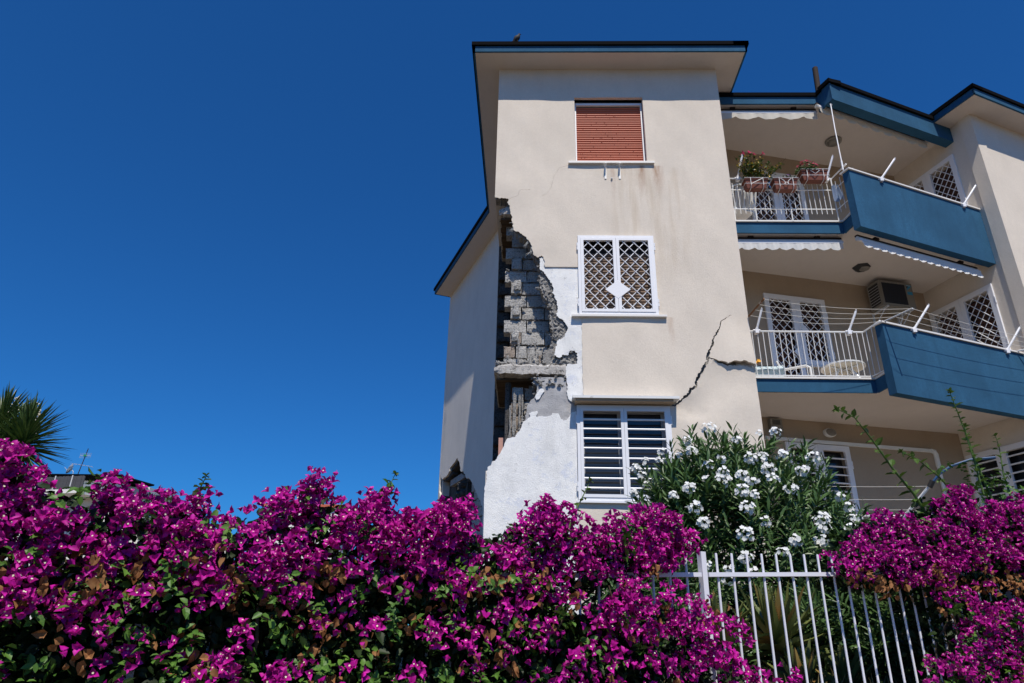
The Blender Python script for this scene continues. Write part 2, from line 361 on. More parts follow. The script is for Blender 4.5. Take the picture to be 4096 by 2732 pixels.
# ---------------------------------------------------------------- outlines in metres (wall plane: along, height)
DATA = {
 'crack_a': [[3.298,4.96],[3.201,4.902],[3.139,4.863],[3.111,4.812],[3.1,4.761],[3.053,4.685],[3.023,4.61],[2.979,4.572],[2.951,4.509],[2.958,4.472],[2.935,4.41],[2.908,4.361],[2.871,4.323],[2.853,4.25],[2.849,4.189],[2.836,4.128],[2.779,4.055],[2.746,4.007],[2.707,3.935],[2.649,3.851],[2.625,3.804],[2.62,3.704],[2.523,3.667],[2.501,3.591],[2.401,3.509],[2.319,3.439],[2.273,3.398],[2.206,3.386]],
 'crack_b': [[2.86,4.207],[2.956,4.166],[2.997,4.13],[3.074,4.119],[3.147,4.077],[3.227,4.096],[3.328,4.103],[3.395,4.11],[3.459,4.087],[3.599,4.058]],
 'crack_c': [[0.659,7.988],[0.508,7.931],[0.412,7.781],[0.371,7.583],[0.303,7.404],[0.182,7.297]],
 'crack_d': [[-0.032,7.435],[-0.207,7.45],[-0.251,7.321],[-0.431,7.224]],
 'beige_edge': [[-0.656,7.272],[-0.596,7.259],[-0.523,7.258],[-0.427,7.25],[-0.42,7.2],[-0.441,7.172],[-0.417,7.133],[-0.392,7.086],[-0.382,7.01],[-0.372,6.925],[-0.347,6.841],[-0.35,6.775],[-0.325,6.701],[-0.336,6.673],[-0.303,6.581],[-0.263,6.558],[-0.208,6.535],[-0.161,6.49],[-0.098,6.449],[-0.074,6.395],[-0.034,6.345],[0.001,6.273],[0.017,6.183],[0.029,6.112],[0.06,6.068],[0.091,6.046],[0.13,6.041],[0.18,6.077],[0.222,5.998],[0.233,5.892],[0.222,5.913],[0.233,5.852],[0.782,5.851]],
 'beige_under': [[0.841,4.868],[0.837,4.517],[0.834,4.047],[0.84,3.549]],
 'white_edge': [[0.137,6.033],[0.149,5.891],[0.144,5.842],[0.199,5.773],[0.245,5.721],[0.29,5.635],[0.32,5.575],[0.358,5.515],[0.38,5.43],[0.376,5.392],[0.35,5.379],[0.387,5.329],[0.409,5.253],[0.438,5.161],[0.449,5.112],[0.445,5.045],[0.429,4.987],[0.422,4.93],[0.495,4.881],[0.568,4.809],[0.611,4.728],[0.61,4.671],[0.603,4.691],[0.565,4.578],[0.506,4.522],[0.433,4.481],[0.426,4.449],[0.433,4.41],[0.41,4.354],[0.396,4.283],[0.388,4.229],[0.445,4.19],[0.488,4.191],[0.532,4.238],[0.575,4.231],[0.618,4.239],[0.626,4.278],[0.663,4.31],[0.713,4.31],[0.734,4.271],[0.759,4.256],[0.758,4.085],[0.587,4.068],[0.566,4.029],[0.575,3.945],[0.556,3.869],[0.577,3.778],[0.597,3.703],[0.574,3.606],[0.588,3.546],[0.579,3.549],[0.6,3.49],[0.644,3.446]],
 'lowwhite': [[-0.672,1.599],[-0.678,1.76],[-0.667,1.832],[-0.667,1.996],[-0.663,2.095],[-0.645,2.149],[-0.639,2.257],[-0.633,2.379],[-0.58,2.414],[-0.568,2.469],[-0.518,2.48],[-0.516,2.493],[-0.457,2.583],[-0.418,2.66],[-0.392,2.709],[-0.36,2.808],[-0.34,2.836],[-0.224,2.855],[-0.191,2.923],[-0.144,2.98],[-0.124,3.052],[-0.104,3.103],[-0.042,3.139],[0.006,3.183],[-0.015,3.234],[0.033,3.263],[0.103,3.279],[0.124,3.257],[0.096,3.184],[0.166,3.193],[0.249,3.19],[0.332,3.209],[0.346,3.245],[0.443,3.243],[0.464,3.203],[0.484,3.153],[0.525,3.125],[0.581,3.147],[0.616,3.191],[0.645,3.256],[0.711,3.279]],
 'grey_left': [[0.052,3.848],[0.053,3.734],[0.109,3.697],[0.096,3.535],[0.094,3.588],[0.081,3.521],[0.018,3.468],[-0.037,3.387],[-0.044,3.299],[-0.077,3.204],[-0.063,3.161],[-0.11,3.074],[-0.137,2.981],[-0.198,2.93],[-0.217,2.859],[-0.286,2.858]],
 'leaf_edge': [[-0.303,6.572],[-0.239,6.535],[-0.176,6.481],[-0.105,6.435],[-0.082,6.39],[-0.019,6.3],[0.01,6.174],[0.045,6.076],[0.114,6.032],[0.138,5.891],[0.142,5.842],[0.139,5.608],[0.147,5.497],[0.166,5.429],[0.237,5.277],[0.282,5.21],[0.308,5.127],[0.322,4.921],[0.347,4.669],[0.357,4.592],[0.368,4.52],[0.317,4.416],[0.259,4.337],[0.186,4.305],[0.194,4.071],[0.459,4.059]],
 'flake1': [[0.137,3.618],[0.074,3.506],[0.106,3.451],[0.158,3.5],[0.228,3.619],[0.2,3.649],[0.151,3.641]],
 'wing': [[-0.084,4.448],[0.29,4.23],[0.695,4.228],[1.027,4.315],[1.049,4.424],[1.219,4.427],[1.654,4.546],[1.928,4.35],[2.032,4.194],[2.046,4.106],[2.325,4.049],[2.544,3.841],[2.927,3.709],[3.159,3.552],[3.387,3.377],[3.653,3.114],[3.828,3.0],[3.975,2.83],[4.004,2.557]],
 'hedge_top': [[-2.255,0.645],[-2.2,0.644],[-2.143,0.635],[-2.09,0.591],[-2.023,0.549],[-1.948,0.533],[-1.869,0.475],[-1.835,0.52],[-1.802,0.549],[-1.756,0.55],[-1.7,0.474],[-1.656,0.462],[-1.581,0.477],[-1.525,0.474],[-1.495,0.529],[-1.45,0.507],[-1.4,0.459],[-1.342,0.464],[-1.259,0.481],[-1.212,0.567],[-1.166,0.559],[-1.137,0.51],[-1.096,0.579],[-1.059,0.601],[-0.996,0.595],[-0.907,0.56],[-0.846,0.537],[-0.794,0.6],[-0.725,0.611],[-0.729,0.548],[-0.685,0.504],[-0.636,0.527],[-0.585,0.522],[-0.53,0.488],[-0.514,0.558],[-0.451,0.574],[-0.375,0.561],[-0.339,0.504],[-0.261,0.48],[-0.103,0.503],[-0.034,0.571],[0.025,0.608],[0.122,0.606],[0.171,0.567],[0.284,0.566],[0.464,0.548],[0.574,0.613],[0.638,0.671],[0.715,0.648],[0.767,0.595],[0.862,0.546],[0.899,0.481]],
 'hedge_under': [[0.907,0.479],[0.85,0.428],[0.78,0.397],[0.693,0.359],[0.489,0.309],[0.296,0.262],[0.207,0.27],[0.148,0.261]],
 'hedge_low': [[0.148,0.183],[0.22,0.168],[0.332,0.208],[0.407,0.211],[0.503,0.278],[0.59,0.269],[0.643,0.228],[0.716,0.231],[0.845,0.191],[0.954,0.176],[0.985,0.144],[1.01,0.099],[1.011,0.082],[0.955,0.064],[0.949,0.006],[1.062,0.008],[1.058,-0.066],[1.186,-0.057],[1.264,-0.086],[1.305,-0.127],[1.358,-0.169],[1.416,-0.181],[1.399,-0.279],[-2.024,-0.286]],
 'right_top': [[1.954,0.432],[2.004,0.496],[2.192,0.598],[2.344,0.675],[2.429,0.777],[2.559,0.816],[2.622,0.752],[2.765,0.75],[2.92,0.777],[3.024,0.828],[3.201,1.022],[3.333,1.005],[3.388,0.905],[3.503,0.9],[3.665,0.945],[3.832,0.992],[4.005,1.041],[4.239,1.096],[4.525,1.125]],
 'right_band_low': [[4.203,0.47],[3.611,0.469],[3.16,0.473],[2.723,0.423],[2.475,0.384],[2.172,0.369],[1.966,0.408]],
 'right_low': [[2.571,0.301],[2.694,0.337],[2.855,0.329],[3.036,0.363],[3.1,0.301],[3.216,0.263],[3.504,0.262],[3.921,0.277],[3.657,-0.288],[2.464,-0.272],[2.281,-0.149],[2.415,-0.065],[2.687,-0.053],[2.76,0.045],[2.685,0.183],[2.584,0.241]],
 'lead_shoots': [[[3.144,0.795],[3.029,0.975],[2.862,1.136],[2.705,1.329],[2.573,1.465],[2.416,1.503]],[[3.99,1.007],[3.906,1.29],[3.86,1.554],[3.823,1.723],[3.789,1.877]],[[3.418,0.983],[3.258,1.12],[3.066,1.221],[2.919,1.249]],[[3.808,1.053],[3.799,1.278],[3.777,1.474],[3.792,1.579]],[[4.223,1.062],[4.206,1.259],[4.246,1.468],[4.238,1.572]],[[0.146,0.472],[0.183,0.56],[0.235,0.651],[0.28,0.733]],[[-0.744,0.501],[-0.748,0.577],[-0.719,0.659]],[[-1.481,0.454],[-1.489,0.523],[-1.477,0.568]]],
 'cones': [[-1.79,0.518],[-1.755,0.462],[-1.19,0.543],[-1.174,0.49],[-1.049,0.567],[-1.014,0.589],[-1.068,0.509],[-0.763,0.586],[-0.768,0.537],[-0.614,0.502],[-0.621,0.473],[-0.46,0.545],[-0.417,0.539],[-0.403,0.491],[0.037,0.579],[0.085,0.605],[-0.022,0.553],[0.659,0.645],[0.627,0.586],[0.739,0.595],[0.832,0.523],[0.785,0.475],[-2.146,0.594],[-2.151,0.536],[-2.078,0.545],[-2.039,0.5],[-1.49,0.505],[-1.506,0.46]],
 'cones_r': [[2.462,0.752],[2.547,0.773],[3.18,0.96],[3.261,0.998],[3.13,0.881],[2.223,0.575],[2.098,0.515],[1.995,0.459],[3.811,0.943],[4.044,1.012]],
 'ol': [[1.781,6.66,1.959],[1.942,6.339,1.767],[2.402,6.552,1.907],[2.194,6.434,1.852],[1.566,6.708,1.844],[1.549,6.442,1.67],[1.443,6.546,1.648],[1.321,6.744,1.744],[1.3,6.759,1.661],[1.15,6.765,1.651],[1.055,6.777,1.586],[1.108,6.788,1.513],[1.029,6.811,1.349],[1.18,6.8,1.423],[1.428,6.199,1.269],[1.305,6.276,1.223],[1.624,6.222,1.5],[1.749,6.193,1.539],[1.59,6.142,1.344],[1.723,6.115,1.399],[1.707,6.082,1.324],[1.995,6.132,1.536],[2.081,6.132,1.545],[2.275,6.168,1.583],[1.869,6.055,1.363],[1.942,6.017,1.306],[2.122,6.012,1.324],[2.108,6.056,1.417],[2.421,6.098,1.422],[2.614,6.298,1.594],[2.247,5.983,1.238],[1.836,5.998,1.21],[1.945,5.969,1.181],[1.86,5.946,1.064],[1.443,6.109,1.086],[1.495,6.037,0.939],[1.973,5.901,0.941],[1.8,5.91,0.84],[2.447,5.938,0.978],[2.454,5.925,0.906],[2.775,6.07,1.004],[2.712,6.016,0.916],[2.183,5.869,0.787],[2.41,5.897,0.795],[2.067,5.859,0.695],[1.325,6.103,0.756],[1.47,6.0,0.587],[1.634,5.93,0.554],[1.613,5.937,0.481],[1.773,5.895,0.649],[1.823,5.879,0.531],[1.381,6.056,0.324],[2.763,6.095,1.104],[2.722,6.112,1.204]],
}
# ---------------------------------------------------------------- ground, street, garden
GZ = -.25
mb = MB(); mb.add([(-900, -900, -1.6), (900, -900, -1.6), (900, 1500, -1.6), (-900, 1500, -1.6)], [(0, 1, 2, 3)]); mb.build('ground', 'pavement', kind='structure')
FEN = Frame((0, 3.41), (1, .49))
mb = MB(); mb.add([(-60, -7.5, -1.596), (60, -7.5, -1.596), (60, -1.5, -1.596), (-60, -1.5, -1.596)], [(0, 1, 2, 3)]); mb.build('road', 'asphalt', kind='structure')
mb = MB()
A = FEN.p(-9, .06, 0); Bq = FEN.p(9, .06, 0)
nx_, ny_ = 60, 40; vs = []
for j in range(ny_+1):
    for i in range(nx_+1):
        a = -9+18*i/nx_; f = j/ny_; d = .08+f*16
        q = FEN.p(a, d, 0); vs.append((q[0], q[1], GZ+rnd.uniform(-.02, .02)+(.0 if d < 1 else .03*math.sin(q[0]*2.1+q[1]))))
mb.add(vs, [(j*(nx_+1)+i, j*(nx_+1)+i+1, (j+1)*(nx_+1)+i+1, (j+1)*(nx_+1)+i) for j in range(ny_) for i in range(nx_)]); mb.build('garden_ground', 'soil', kind='structure')
rw = MB(); rw.fbox(FEN, -9, 9, -.10, .10, -1.6, -.36); w = rw.build('retaining_wall', 'pale_wall', label='low pale retaining wall carrying the white iron fence', cat='wall')
cp = MB(); cp.fbox(FEN, -9, 9, -.13, .13, -.36, -.31); cp.build('coping', 'marble', w)
# dry grass in the garden
gv = np.array([(-.05, 0, 0), (.05, 0, 0), (0, .25, 1)]); gp = [(gv, [(0, 1, 2)])]
N = 9000; a = rng.uniform(-2.0, 8.5, N); d = rng.uniform(.15, 6.2, N)
P = np.array([FEN.p(x, y, GZ-.01) for x, y in zip(a, d)]); Zd = rng.normal(0, .45, (N, 3)); Zd[:, 2] = 1
me = scatter_mesh('dry_grass', 'dry_grass', gp, frames(P, Zd, rng.uniform(.05, .14, N)), np.zeros(N, int))
link('dry_grass', me, None, 'short dry straw coloured grass on the garden ground', cat='grass', kind='stuff')

# ---------------------------------------------------------------- apartment building
BLD = thing('apartment_building', 'beige three storey apartment building with blue balconies and a collapsed broken corner', 'building', (1.5, 10.2, GZ))
FAC = Frame((0, 10.2), (1, 0))
BACK = Frame((4.29, 12.24), (4.11, .94)); SIDE = Frame((8.40, 13.18), (.63, -1.91)); PARA = Frame((5.79, 10.32), (3.11, 1.28))
U = Vector((.9205, .3907, 0)); V_ = Vector((-.3907, .9205, 0))
WING = Frame((-2.65, 20.0), (.3907, -.9205)); TOW = Frame((9.03, 11.27), (.9205, .3907))
XL, XR, ZS = -.663, 3.57, 10.3
G = lambda n: [tuple(p) for p in DATA[n]]
# crack polygons
def ribbon(pts, w, seed=1):
    R = random.Random(seed); fine = jag(pts, .35, .03); n = len(fine); L = []; Rr_ = []
    for i, p in enumerate(fine):
        q0 = fine[max(i-1, 0)]; q1 = fine[min(i+1, n-1)]; dx, dy = q1[0]-q0[0], q1[1]-q0[1]; l = math.hypot(dx, dy)+1e-9
        ww = w(i/(n-1))*R.uniform(.55, 1.35)*.5; L.append((p[0]-dy/l*ww, p[1]+dx/l*ww)); Rr_.append((p[0]+dy/l*ww, p[1]-dx/l*ww))
    return L+Rr_[::-1]
ca = G('crack_a'); cb = G('crack_b'); cb[-1] = (3.55, 4.062)
crA = ribbon(ca[:15], lambda f: .005+.040*f, 2); crA2 = ribbon(ca[13:], lambda f: .048-.018*f, 3); crB = ribbon([(2.862, 4.205)]+cb[1:], lambda f: .008+.045*min(1, f*1.6), 4)
crC = ribbon(G('crack_c'), lambda f: .0028, 5); crD = ribbon(G('crack_d'), lambda f: .003, 6)
cxs = [p[0] for p in cb]; czs = [p[1] for p in cb]; axs = [p[1] for p in ca[::-1]]; axx = [p[0] for p in ca[::-1]]
def bulge(x, z):
    d = .004*math.sin(3.1*x+1.3*z)+.003*math.sin(1.7*z-2.3*x+1)+.002*math.sin(9*x+7*z)
    if 3.2 < z < 5.1 and x > 2.2:
        xa = np.interp(z, axs, axx); zb = np.interp(x, cxs, czs); r_ = x-xa
        if r_ > 0 and x > 2.8 and z > zb and z < 5.0:
            t_ = max(0, 1-(z-zb)/.85); d -= .062*t_*t_*(3-2*t_)*min(1, max(0, (x-2.86)/.35))
        elif r_ > 0 and z <= zb+.02:
            q = math.hypot(min(r_, 1.2)*.9, 0); h = zb-z; m = min(r_, max(h, 0)+.02) if x < 3.3 else r_
            d += .038*math.sin(min(math.pi, max(0, min(r_*.9, h*1.1+.02))/.75*math.pi))*max(0, 1-(r_-.2)/1.2)
    if x < .7 and 6.1 < z < 8.2:
        d -= .022*math.exp(-((x+.5)**2/.18+(z-7.5)**2/.12))+.012*math.exp(-((x-.1)**2/.1+(z-6.5)**2/.2))
    return d
be = jag(G('beige_edge'), .5, .026, keep=(31,)); bu = G('beige_under')
outer = [(XL, ZS), (XL, 7.272)]+be[1:-1]+[(.796, 5.851), (.796, 6.466), (2.112, 6.466), (2.112, 4.937), (.841, 4.937)]+jag(bu, .15, .05)+[(.80, 3.37), (2.178, 3.37), (2.178, 1.88), (.722, 1.88)]+jag([(.722, 1.88), (.735, 1.2), (.72, .5), (.74, GZ-.1)], .3, .05)[1:]+[(XR, GZ-.1), (XR, ZS)]
plate('facade_plaster', FAC, dens(outer), [dens(rect(.795, 2.109, 8.05, 9.6)), crA, crA2, crB, crC, crD], 0, .016, 'stucco', BLD, grid=.10, disp=bulge, label='cracked beige plaster skin of the front facade')
# old white paint under the fallen plaster
we = jag(G('white_edge'), .55, .026)
outer = we+[(.75, 3.40), (.93, 3.40), (.93, 4.9), (.82, 4.9), (.82, 5.9), (.26, 5.9), (.25, 6.0), (.2, 6.05)]
plate('old_white_render', FAC, outer, [], .019, .034, 'white_old_paint', BLD, label='old white painted render exposed beside the middle window')
lw = jag(G('lowwhite')[2:], .25, .03)
outer = [(-.655, GZ-.1), (-.66, 1.3), (-.665, 1.76)]+lw+[(.725, 3.28), (.725, 1.9), (.80, 1.8), (.80, GZ-.1)]
plate('old_white_render', FAC, outer, [], .019, .036, 'white_old_paint', BLD, label='large patch of old white render at the broken corner')
# grey mortar
gl = jag(G('grey_left'), .3, .03)
outer = gl[::-1]+[(.30, 3.85), (.55, 3.85), (.62, 3.5), (.80, 3.42), (.80, 3.0), (.7, 2.7), (.2, 2.6), (-.30, 2.6)]
plate('grey_mortar_bed', FAC, outer, [], .038, .06, 'grey_mortar', BLD, rough=.004, grid=.07)
le = G('leaf_edge'); up_le = [(p[0]+.035, p[1]) for p in le[9:20]]
outer = jag(up_le, .4, .03)+[(.36, 4.53), (.5, 4.45), (.44, 4.3), (.40, 4.08), (.80, 4.06), (.82, 4.9), (.80, 5.8), (.2, 6.0)]
plate('crumbled_render', FAC, outer, [], .062, .12, 'rubble', BLD, rough=.026, grid=.032, label='rough crumbled render along the broken edge')
plate('mortar_flake', FAC, jag(G('flake1'), .3, .02, True), [], .018, .03, 'white_old_paint', BLD)
# outer masonry leaf
lej = jag(le, .85, .028)
holeL = [(p[0]-.01, p[1]-.01) for p in G('lowwhite')[3:19]]
outer = [(XL+.01, ZS), (XL+.01, 7.28)]+[(p[0]+.012, p[1]+.015) for p in be[1:60] if p[1] > 6.60]+lej[1:]+[(.46, 3.86), (.07, 3.86)]+[(p[0]+.02, p[1]) for p in gl[2:-2]]+[(-.30, 2.83)]+[(p[0]+.015, p[1]-.02) for p in G('lowwhite')[15:2:-1]]+[(XL+.012, 1.9), (XL+.012, GZ-.1), (XR-.01, GZ-.1), (XR-.01, ZS)]
HW = [rect(.81, 2.095, 8.06, 9.59), rect(.86, 2.05, 4.95, 6.42), rect(.78, 2.12, 1.92, 3.32)]
plate('outer_masonry_leaf', FAC, outer, HW, .072, .26, 'rubble', BLD, rough=.012, grid=.12, label='broken edge of the outer masonry leaf')
# floor slabs showing at the corner
def slab(z0, z1, xl, xr, y0, dmg):
    R = random.Random(int(z0*10)); mb = MB(); n = 26; vs = []
    for i in range(n+1):
        f = i/n; x = xl+(xr-xl)*f; j = R.uniform(-.012, .012); e = (max(0, 1-f*7)**1.5)*.09
        vs += [(x, y0+j+e, z0+R.uniform(0, dmg)+e*.5), (x, y0+j*.5+e*.6, (z0*.6+z1*.4)), (x, y0+j*.5+e*.7, z0*.25+z1*.75), (x, y0+j+e+.015, z1-R.uniform(0, dmg)-e*.4), (x, y0+2.6, z1), (x, y0+2.6, z0)]
    mb.add(vs, [(i*6+k, (i+1)*6+k, (i+1)*6+(k+1) % 6, i*6+(k+1) % 6) for i in range(n) for k in range(6)]+[(5, 4, 3, 2, 1, 0), tuple(n*6+k for k in range(6))]); return mb
slab(3.885, 4.075, -.585, .57, 10.215, .03).build('floor_slab_edge', 'slab_concrete', BLD, 'exposed concrete edge of the first floor slab')
slab(6.98, 7.17, -.59, .3, 10.31, .03).build('floor_slab_edge', 'slab_concrete', BLD, 'exposed concrete edge of the second floor slab')
for z in (3.862, 6.958):
    for k in range(9):
        mb = MB(); y = 10.42+k*.155; mb.box(-.57+rnd.uniform(0, .02), .9, y, y+.147, z-rnd.uniform(0, .012), z+.017); mb.build('shuttering_board', 'board_marked', BLD)
# side walls, closed volume
mb = MB(); mb.box(XL, -.43, 12.05, 15.6, GZ, ZS); mb.build('side_wall', 'stucco_wing', BLD)
mb = MB(); mb.box(XL+.004, -.41, 10.22, 12.05, 7.35, ZS-.002); mb.build('side_wall', 'stucco_wing', BLD)
mb = MB(); mb.box(XL+.004, -.41, 10.24, 12.05, GZ, 2.33); mb.build('side_wall', 'stucco_wing', BLD)
mb = MB(); mb.box(3.3, XR-.002, 10.262, 12.6, GZ, ZS-.003); mb.build('side_wall', 'stucco', BLD)
mb = MB(); mb.box(-.40, 3.29, 13.4, 13.5, GZ, ZS-.01); mb.box(1.3, 1.4, 10.6, 13.4, 3.9, 10.2); mb.build('inner_wall', 'interior_shade', BLD)
# blocks of the inner leaf and the side wall stub
def block_mesh(name, l, h, w, mat, seed, dmg=.0):
    R = random.Random(seed); mb = MB(); nx, nz = 4, 3; j = .003+dmg*.7; vs = []
    for b in (0, 1):
        for k in range(nz+1):
            for i in range(nx+1):
                x = l*i/nx; z = h*k/nz; edge = (i in (0, nx)) or (k in (0, nz)); y = 0 if b == 0 else w
                if b == 0: y += (.006 if edge else 0)+R.uniform(0, j)
                if b == 0 and i not in (0, nx): x += R.uniform(-j, j)
                if edge and b == 0: x += R.uniform(0, j)*(1 if i == 0 else -1 if i == nx else 0); z += R.uniform(0, j)*(1 if k == 0 else -1 if k == nz else 0)
                vs.append((x, y, z))
    M_ = (nx+1)*(nz+1); fs = []
    for k in range(nz):
        for i in range(nx):
            a = k*(nx+1)+i; fs += [(a, a+1, a+nx+2, a+nx+1), (M_+a+nx+1, M_+a+nx+2, M_+a+1, M_+a)]
    for i in range(nx): a = i; fs.append((a+1, a, M_+a, M_+a+1)); a = nz*(nx+1)+i; fs.append((a, a+1, M_+a+1, M_+a))
    for k in range(nz): a = k*(nx+1); fs.append((a, a+nx+1, M_+a+nx+1, M_+a)); a += nx; fs.append((a+nx+1, a, M_+a, M_+a+nx+1))
    mb.add(vs, fs); return mb.mesh(name, mat)
BM = [block_mesh('concrete_block', .385, .226, .2, 'block', s, d) for s, d in ((1, 0), (2, .004), (3, .01), (4, .02), (5, .006))]
BT = [block_mesh('concrete_block', .20, .226, .2, 'block_tan', s, .02) for s in (11, 12, 13)]
BH = [block_mesh('concrete_block', .19, .226, .2, 'block', s, .012) for s in (21, 22)]
BD = [block_mesh('concrete_block', .25, .20, .25, 'block_shade', s, .02) for s in (31, 32)]
masonry = MB(); masonry.box(-.30, 1.28, 10.78, 10.88, 4.08, 6.95); masonry.box(-.02, 1.28, 10.66, 10.72, 1.5, 3.86)
MAS = masonry.build('inner_masonry_leaf', 'grey_mortar', BLD, 'grey concrete block inner wall seen through the broken corner')
z = 4.09; row = 0
while z < 6.9:
    x = (-.463 if row % 2 else -.355) if z > 4.5 else -.463+rnd.uniform(0, .06)
    if row % 2 == 0 and z > 4.5 and z < 6.3: link('concrete_block', rnd.choice(BT if z < 5 else BH), MAS, mw=Matrix.Translation((x+.0, 10.58+rnd.uniform(0, .03), z))); x += .2
    while x < 1.1:
        me = rnd.choice(BM) if z > 4.4 else rnd.choice(BM+BT+BH)
        link('concrete_block', me, MAS, mw=Matrix.Translation((x+rnd.uniform(-.003, .003), 10.64+rnd.uniform(-.006, .008)-(.22*rnd.random() if z < 4.3 else .06*rnd.random() if z < 4.6 else 0), z+rnd.uniform(-.003, .003))))
        x += max(v.co.x for v in me.vertices)+.008
    z += .2425; row += 1
# protruding half bricks (bond stones)
for (x, z_) in ((-.30, 5.6), (-.315, 5.10), (-.33, 4.62)):
    link('concrete_block', block_mesh('concrete_block', .13, .2, .12, 'block', int(z_*10), .025), MAS, mw=Matrix.Translation((x, 10.55, z_)))
for row in range(9):
    zz = 1.62+row*.2385
    if zz > 3.6: break
    x0 = max(-.31+.0*row, -.52+.17*(row-3) if row < 4 else -.30)
    x = -.30+rnd.uniform(-.03, .03)
    while x < .35:
        me = rnd.choice(BT+BH); link('concrete_block', me, MAS, mw=Matrix.Translation((x, 10.43+rnd.uniform(0, .05), zz))); x += max(v.co.x for v in me.vertices)+.012
# vertical webs of broken hollow blocks
for (x, y, z0, z1) in ((-.31, 10.40, 2.9, 3.42), (-.255, 10.40, 2.85, 3.63), (-.235, 10.405, 3.0, 3.6), (-.165, 10.40, 3.05, 3.60), (-.12, 10.40, 3.1, 3.62), (-.02, 10.42, 4.1, 4.42), (.03, 10.41, 4.1, 4.3), (.13, 10.42, 4.1, 4.35), (-.2, 10.43, 4.1, 4.6), (-.38, 10.44, 4.1, 4.3), (.08, 10.43, 4.3, 4.5)):
    R = random.Random(int(z1*100)); mb = MB(); n = 7
    pts = [(x+R.uniform(-.006, .006), y+R.uniform(-.01, .01), z0+(z1-z0)*i/n) for i in range(n+1)]
    mb.tube(pts, [R.uniform(.012, .022) for _ in pts], 5); mb.build('block_web', 'rubble', MAS)
for k in range(12):
    zz = 2.4+k*.235*1.6 if k < 4 else 4.2+(k-4)*.33
    if 3.6 < zz < 4.1: continue
    link('concrete_block', rnd.choice(BD), BLD, mw=Matrix.Translation((-.655+rnd.uniform(0, .02), 11.86+rnd.uniform(-.06, .06), zz)))
mb = MB(); mb.box(XL+.003, -.431, 11.99, 12.048, 2.3, 7.36); mb.build('broken_wall_end', 'block_shade', BLD); mb = MB(); mb.box(-.43, -.20, 12.06, 12.10, 2.3, 7.3); mb.build('cavity_lining', 'block_shade', BLD)  # blackened facings carry the shade inside the broken corner
mb = MB(); mb.box(-.50, -.28, 10.72, 10.78, 2.45, 2.98); mb.build('pink_tile_panel', 'terracotta_tile', BLD)
mb = MB(); mb.tube([(-.36, 10.55, 3.87), (-.355, 10.56, 2.4)], .05, 6); mb.build('dark_column', 'block_shade', BLD)
# rubble lumps and torn plaster lath along the broken edge
def lump(R, c, r_):
    mb = MB(); vs = []; n = 6
    for i in range(1, 4):
        for k in range(n):
            th = math.pi*i/4; ph = 2*math.pi*k/n; q = r_*R.uniform(.6, 1.25); vs.append((c[0]+q*math.sin(th)*math.cos(ph)*1.3, c[1]+q*math.sin(th)*math.sin(ph), c[2]+q*math.cos(th)*.8))
    vs += [(c[0], c[1], c[2]+r_*.8), (c[0], c[1], c[2]-r_*.8)]
    fs = [(i*n+k, (i+1)*n+k, (i+1)*n+(k+1) % n, i*n+(k+1) % n) for i in range(2) for k in range(n)]+[(18, k, (k+1) % n) for k in range(n)]+[(19, 12+(k+1) % n, 12+k) for k in range(n)]
    return mb.add(vs, fs)
R = random.Random(5)
for i in range(250):
    if i < 50: q = rnd.choice(le[8:]); c = (q[0]+R.uniform(-.03, .05), 10.2+R.uniform(.06, .22), q[1]+R.uniform(-.05, .05)); r_ = R.uniform(.012, .038)
    elif i < 84: c = (R.uniform(-.56, .45), R.uniform(10.24, 10.45), 4.085+R.uniform(0, .03)); r_ = R.uniform(.015, .05)
    elif i < 150: c = (R.uniform(-.46, .30), 10.62+R.uniform(-.03, .02), 4.08+.2425*R.randint(0, 9)+R.uniform(-.015, .015)); r_ = R.uniform(.010, .028)
    elif i < 172: c = (R.uniform(.03, .56), 10.2+R.uniform(.0, .05), R.uniform(3.70, 3.87)); r_ = R.uniform(.012, .034)
    elif i < 205: q = rnd.choice(G('white_edge')[2:40]); c = (q[0]-R.uniform(-.01, .06), 10.2+R.uniform(.03, .12), q[1]+R.uniform(-.03, .03)); r_ = R.uniform(.008, .026)
    else: q = rnd.choice(G('grey_left')); c = (q[0]+R.uniform(-.04, .03), 10.2+R.uniform(.08, .2), q[1]+R.uniform(-.05, .05)); r_ = R.uniform(.012, .03)
    lump(R, c, r_).build('mortar_lump', 'rubble', BLD)
for (x, z_, dx, dz, n) in ((-.30, 6.66, -.10, -.12, 6), (-.33, 6.75, -.06, .0, 3), (-.06, 6.36, -.09, -.12, 9), (.02, 6.18, -.10, -.10, 12), (.01, 6.25, -.03, -.12, 10), (-.65, 7.3, -.02, .05, 4)):
    for k in range(n):
        mb = MB(); f = R.uniform(.5, 1.1); p0 = (x+R.uniform(-.015, .015), 10.215, z_+R.uniform(-.03, .03)); p1 = (x+dx*f*R.uniform(.5, 1.3), 10.215+R.uniform(-.02, .05), z_+dz*f*R.uniform(.5, 1.3))
        mb.tube([p0, p1], [.003, .0015], 4); mb.build('lath_strand', 'net', BLD)

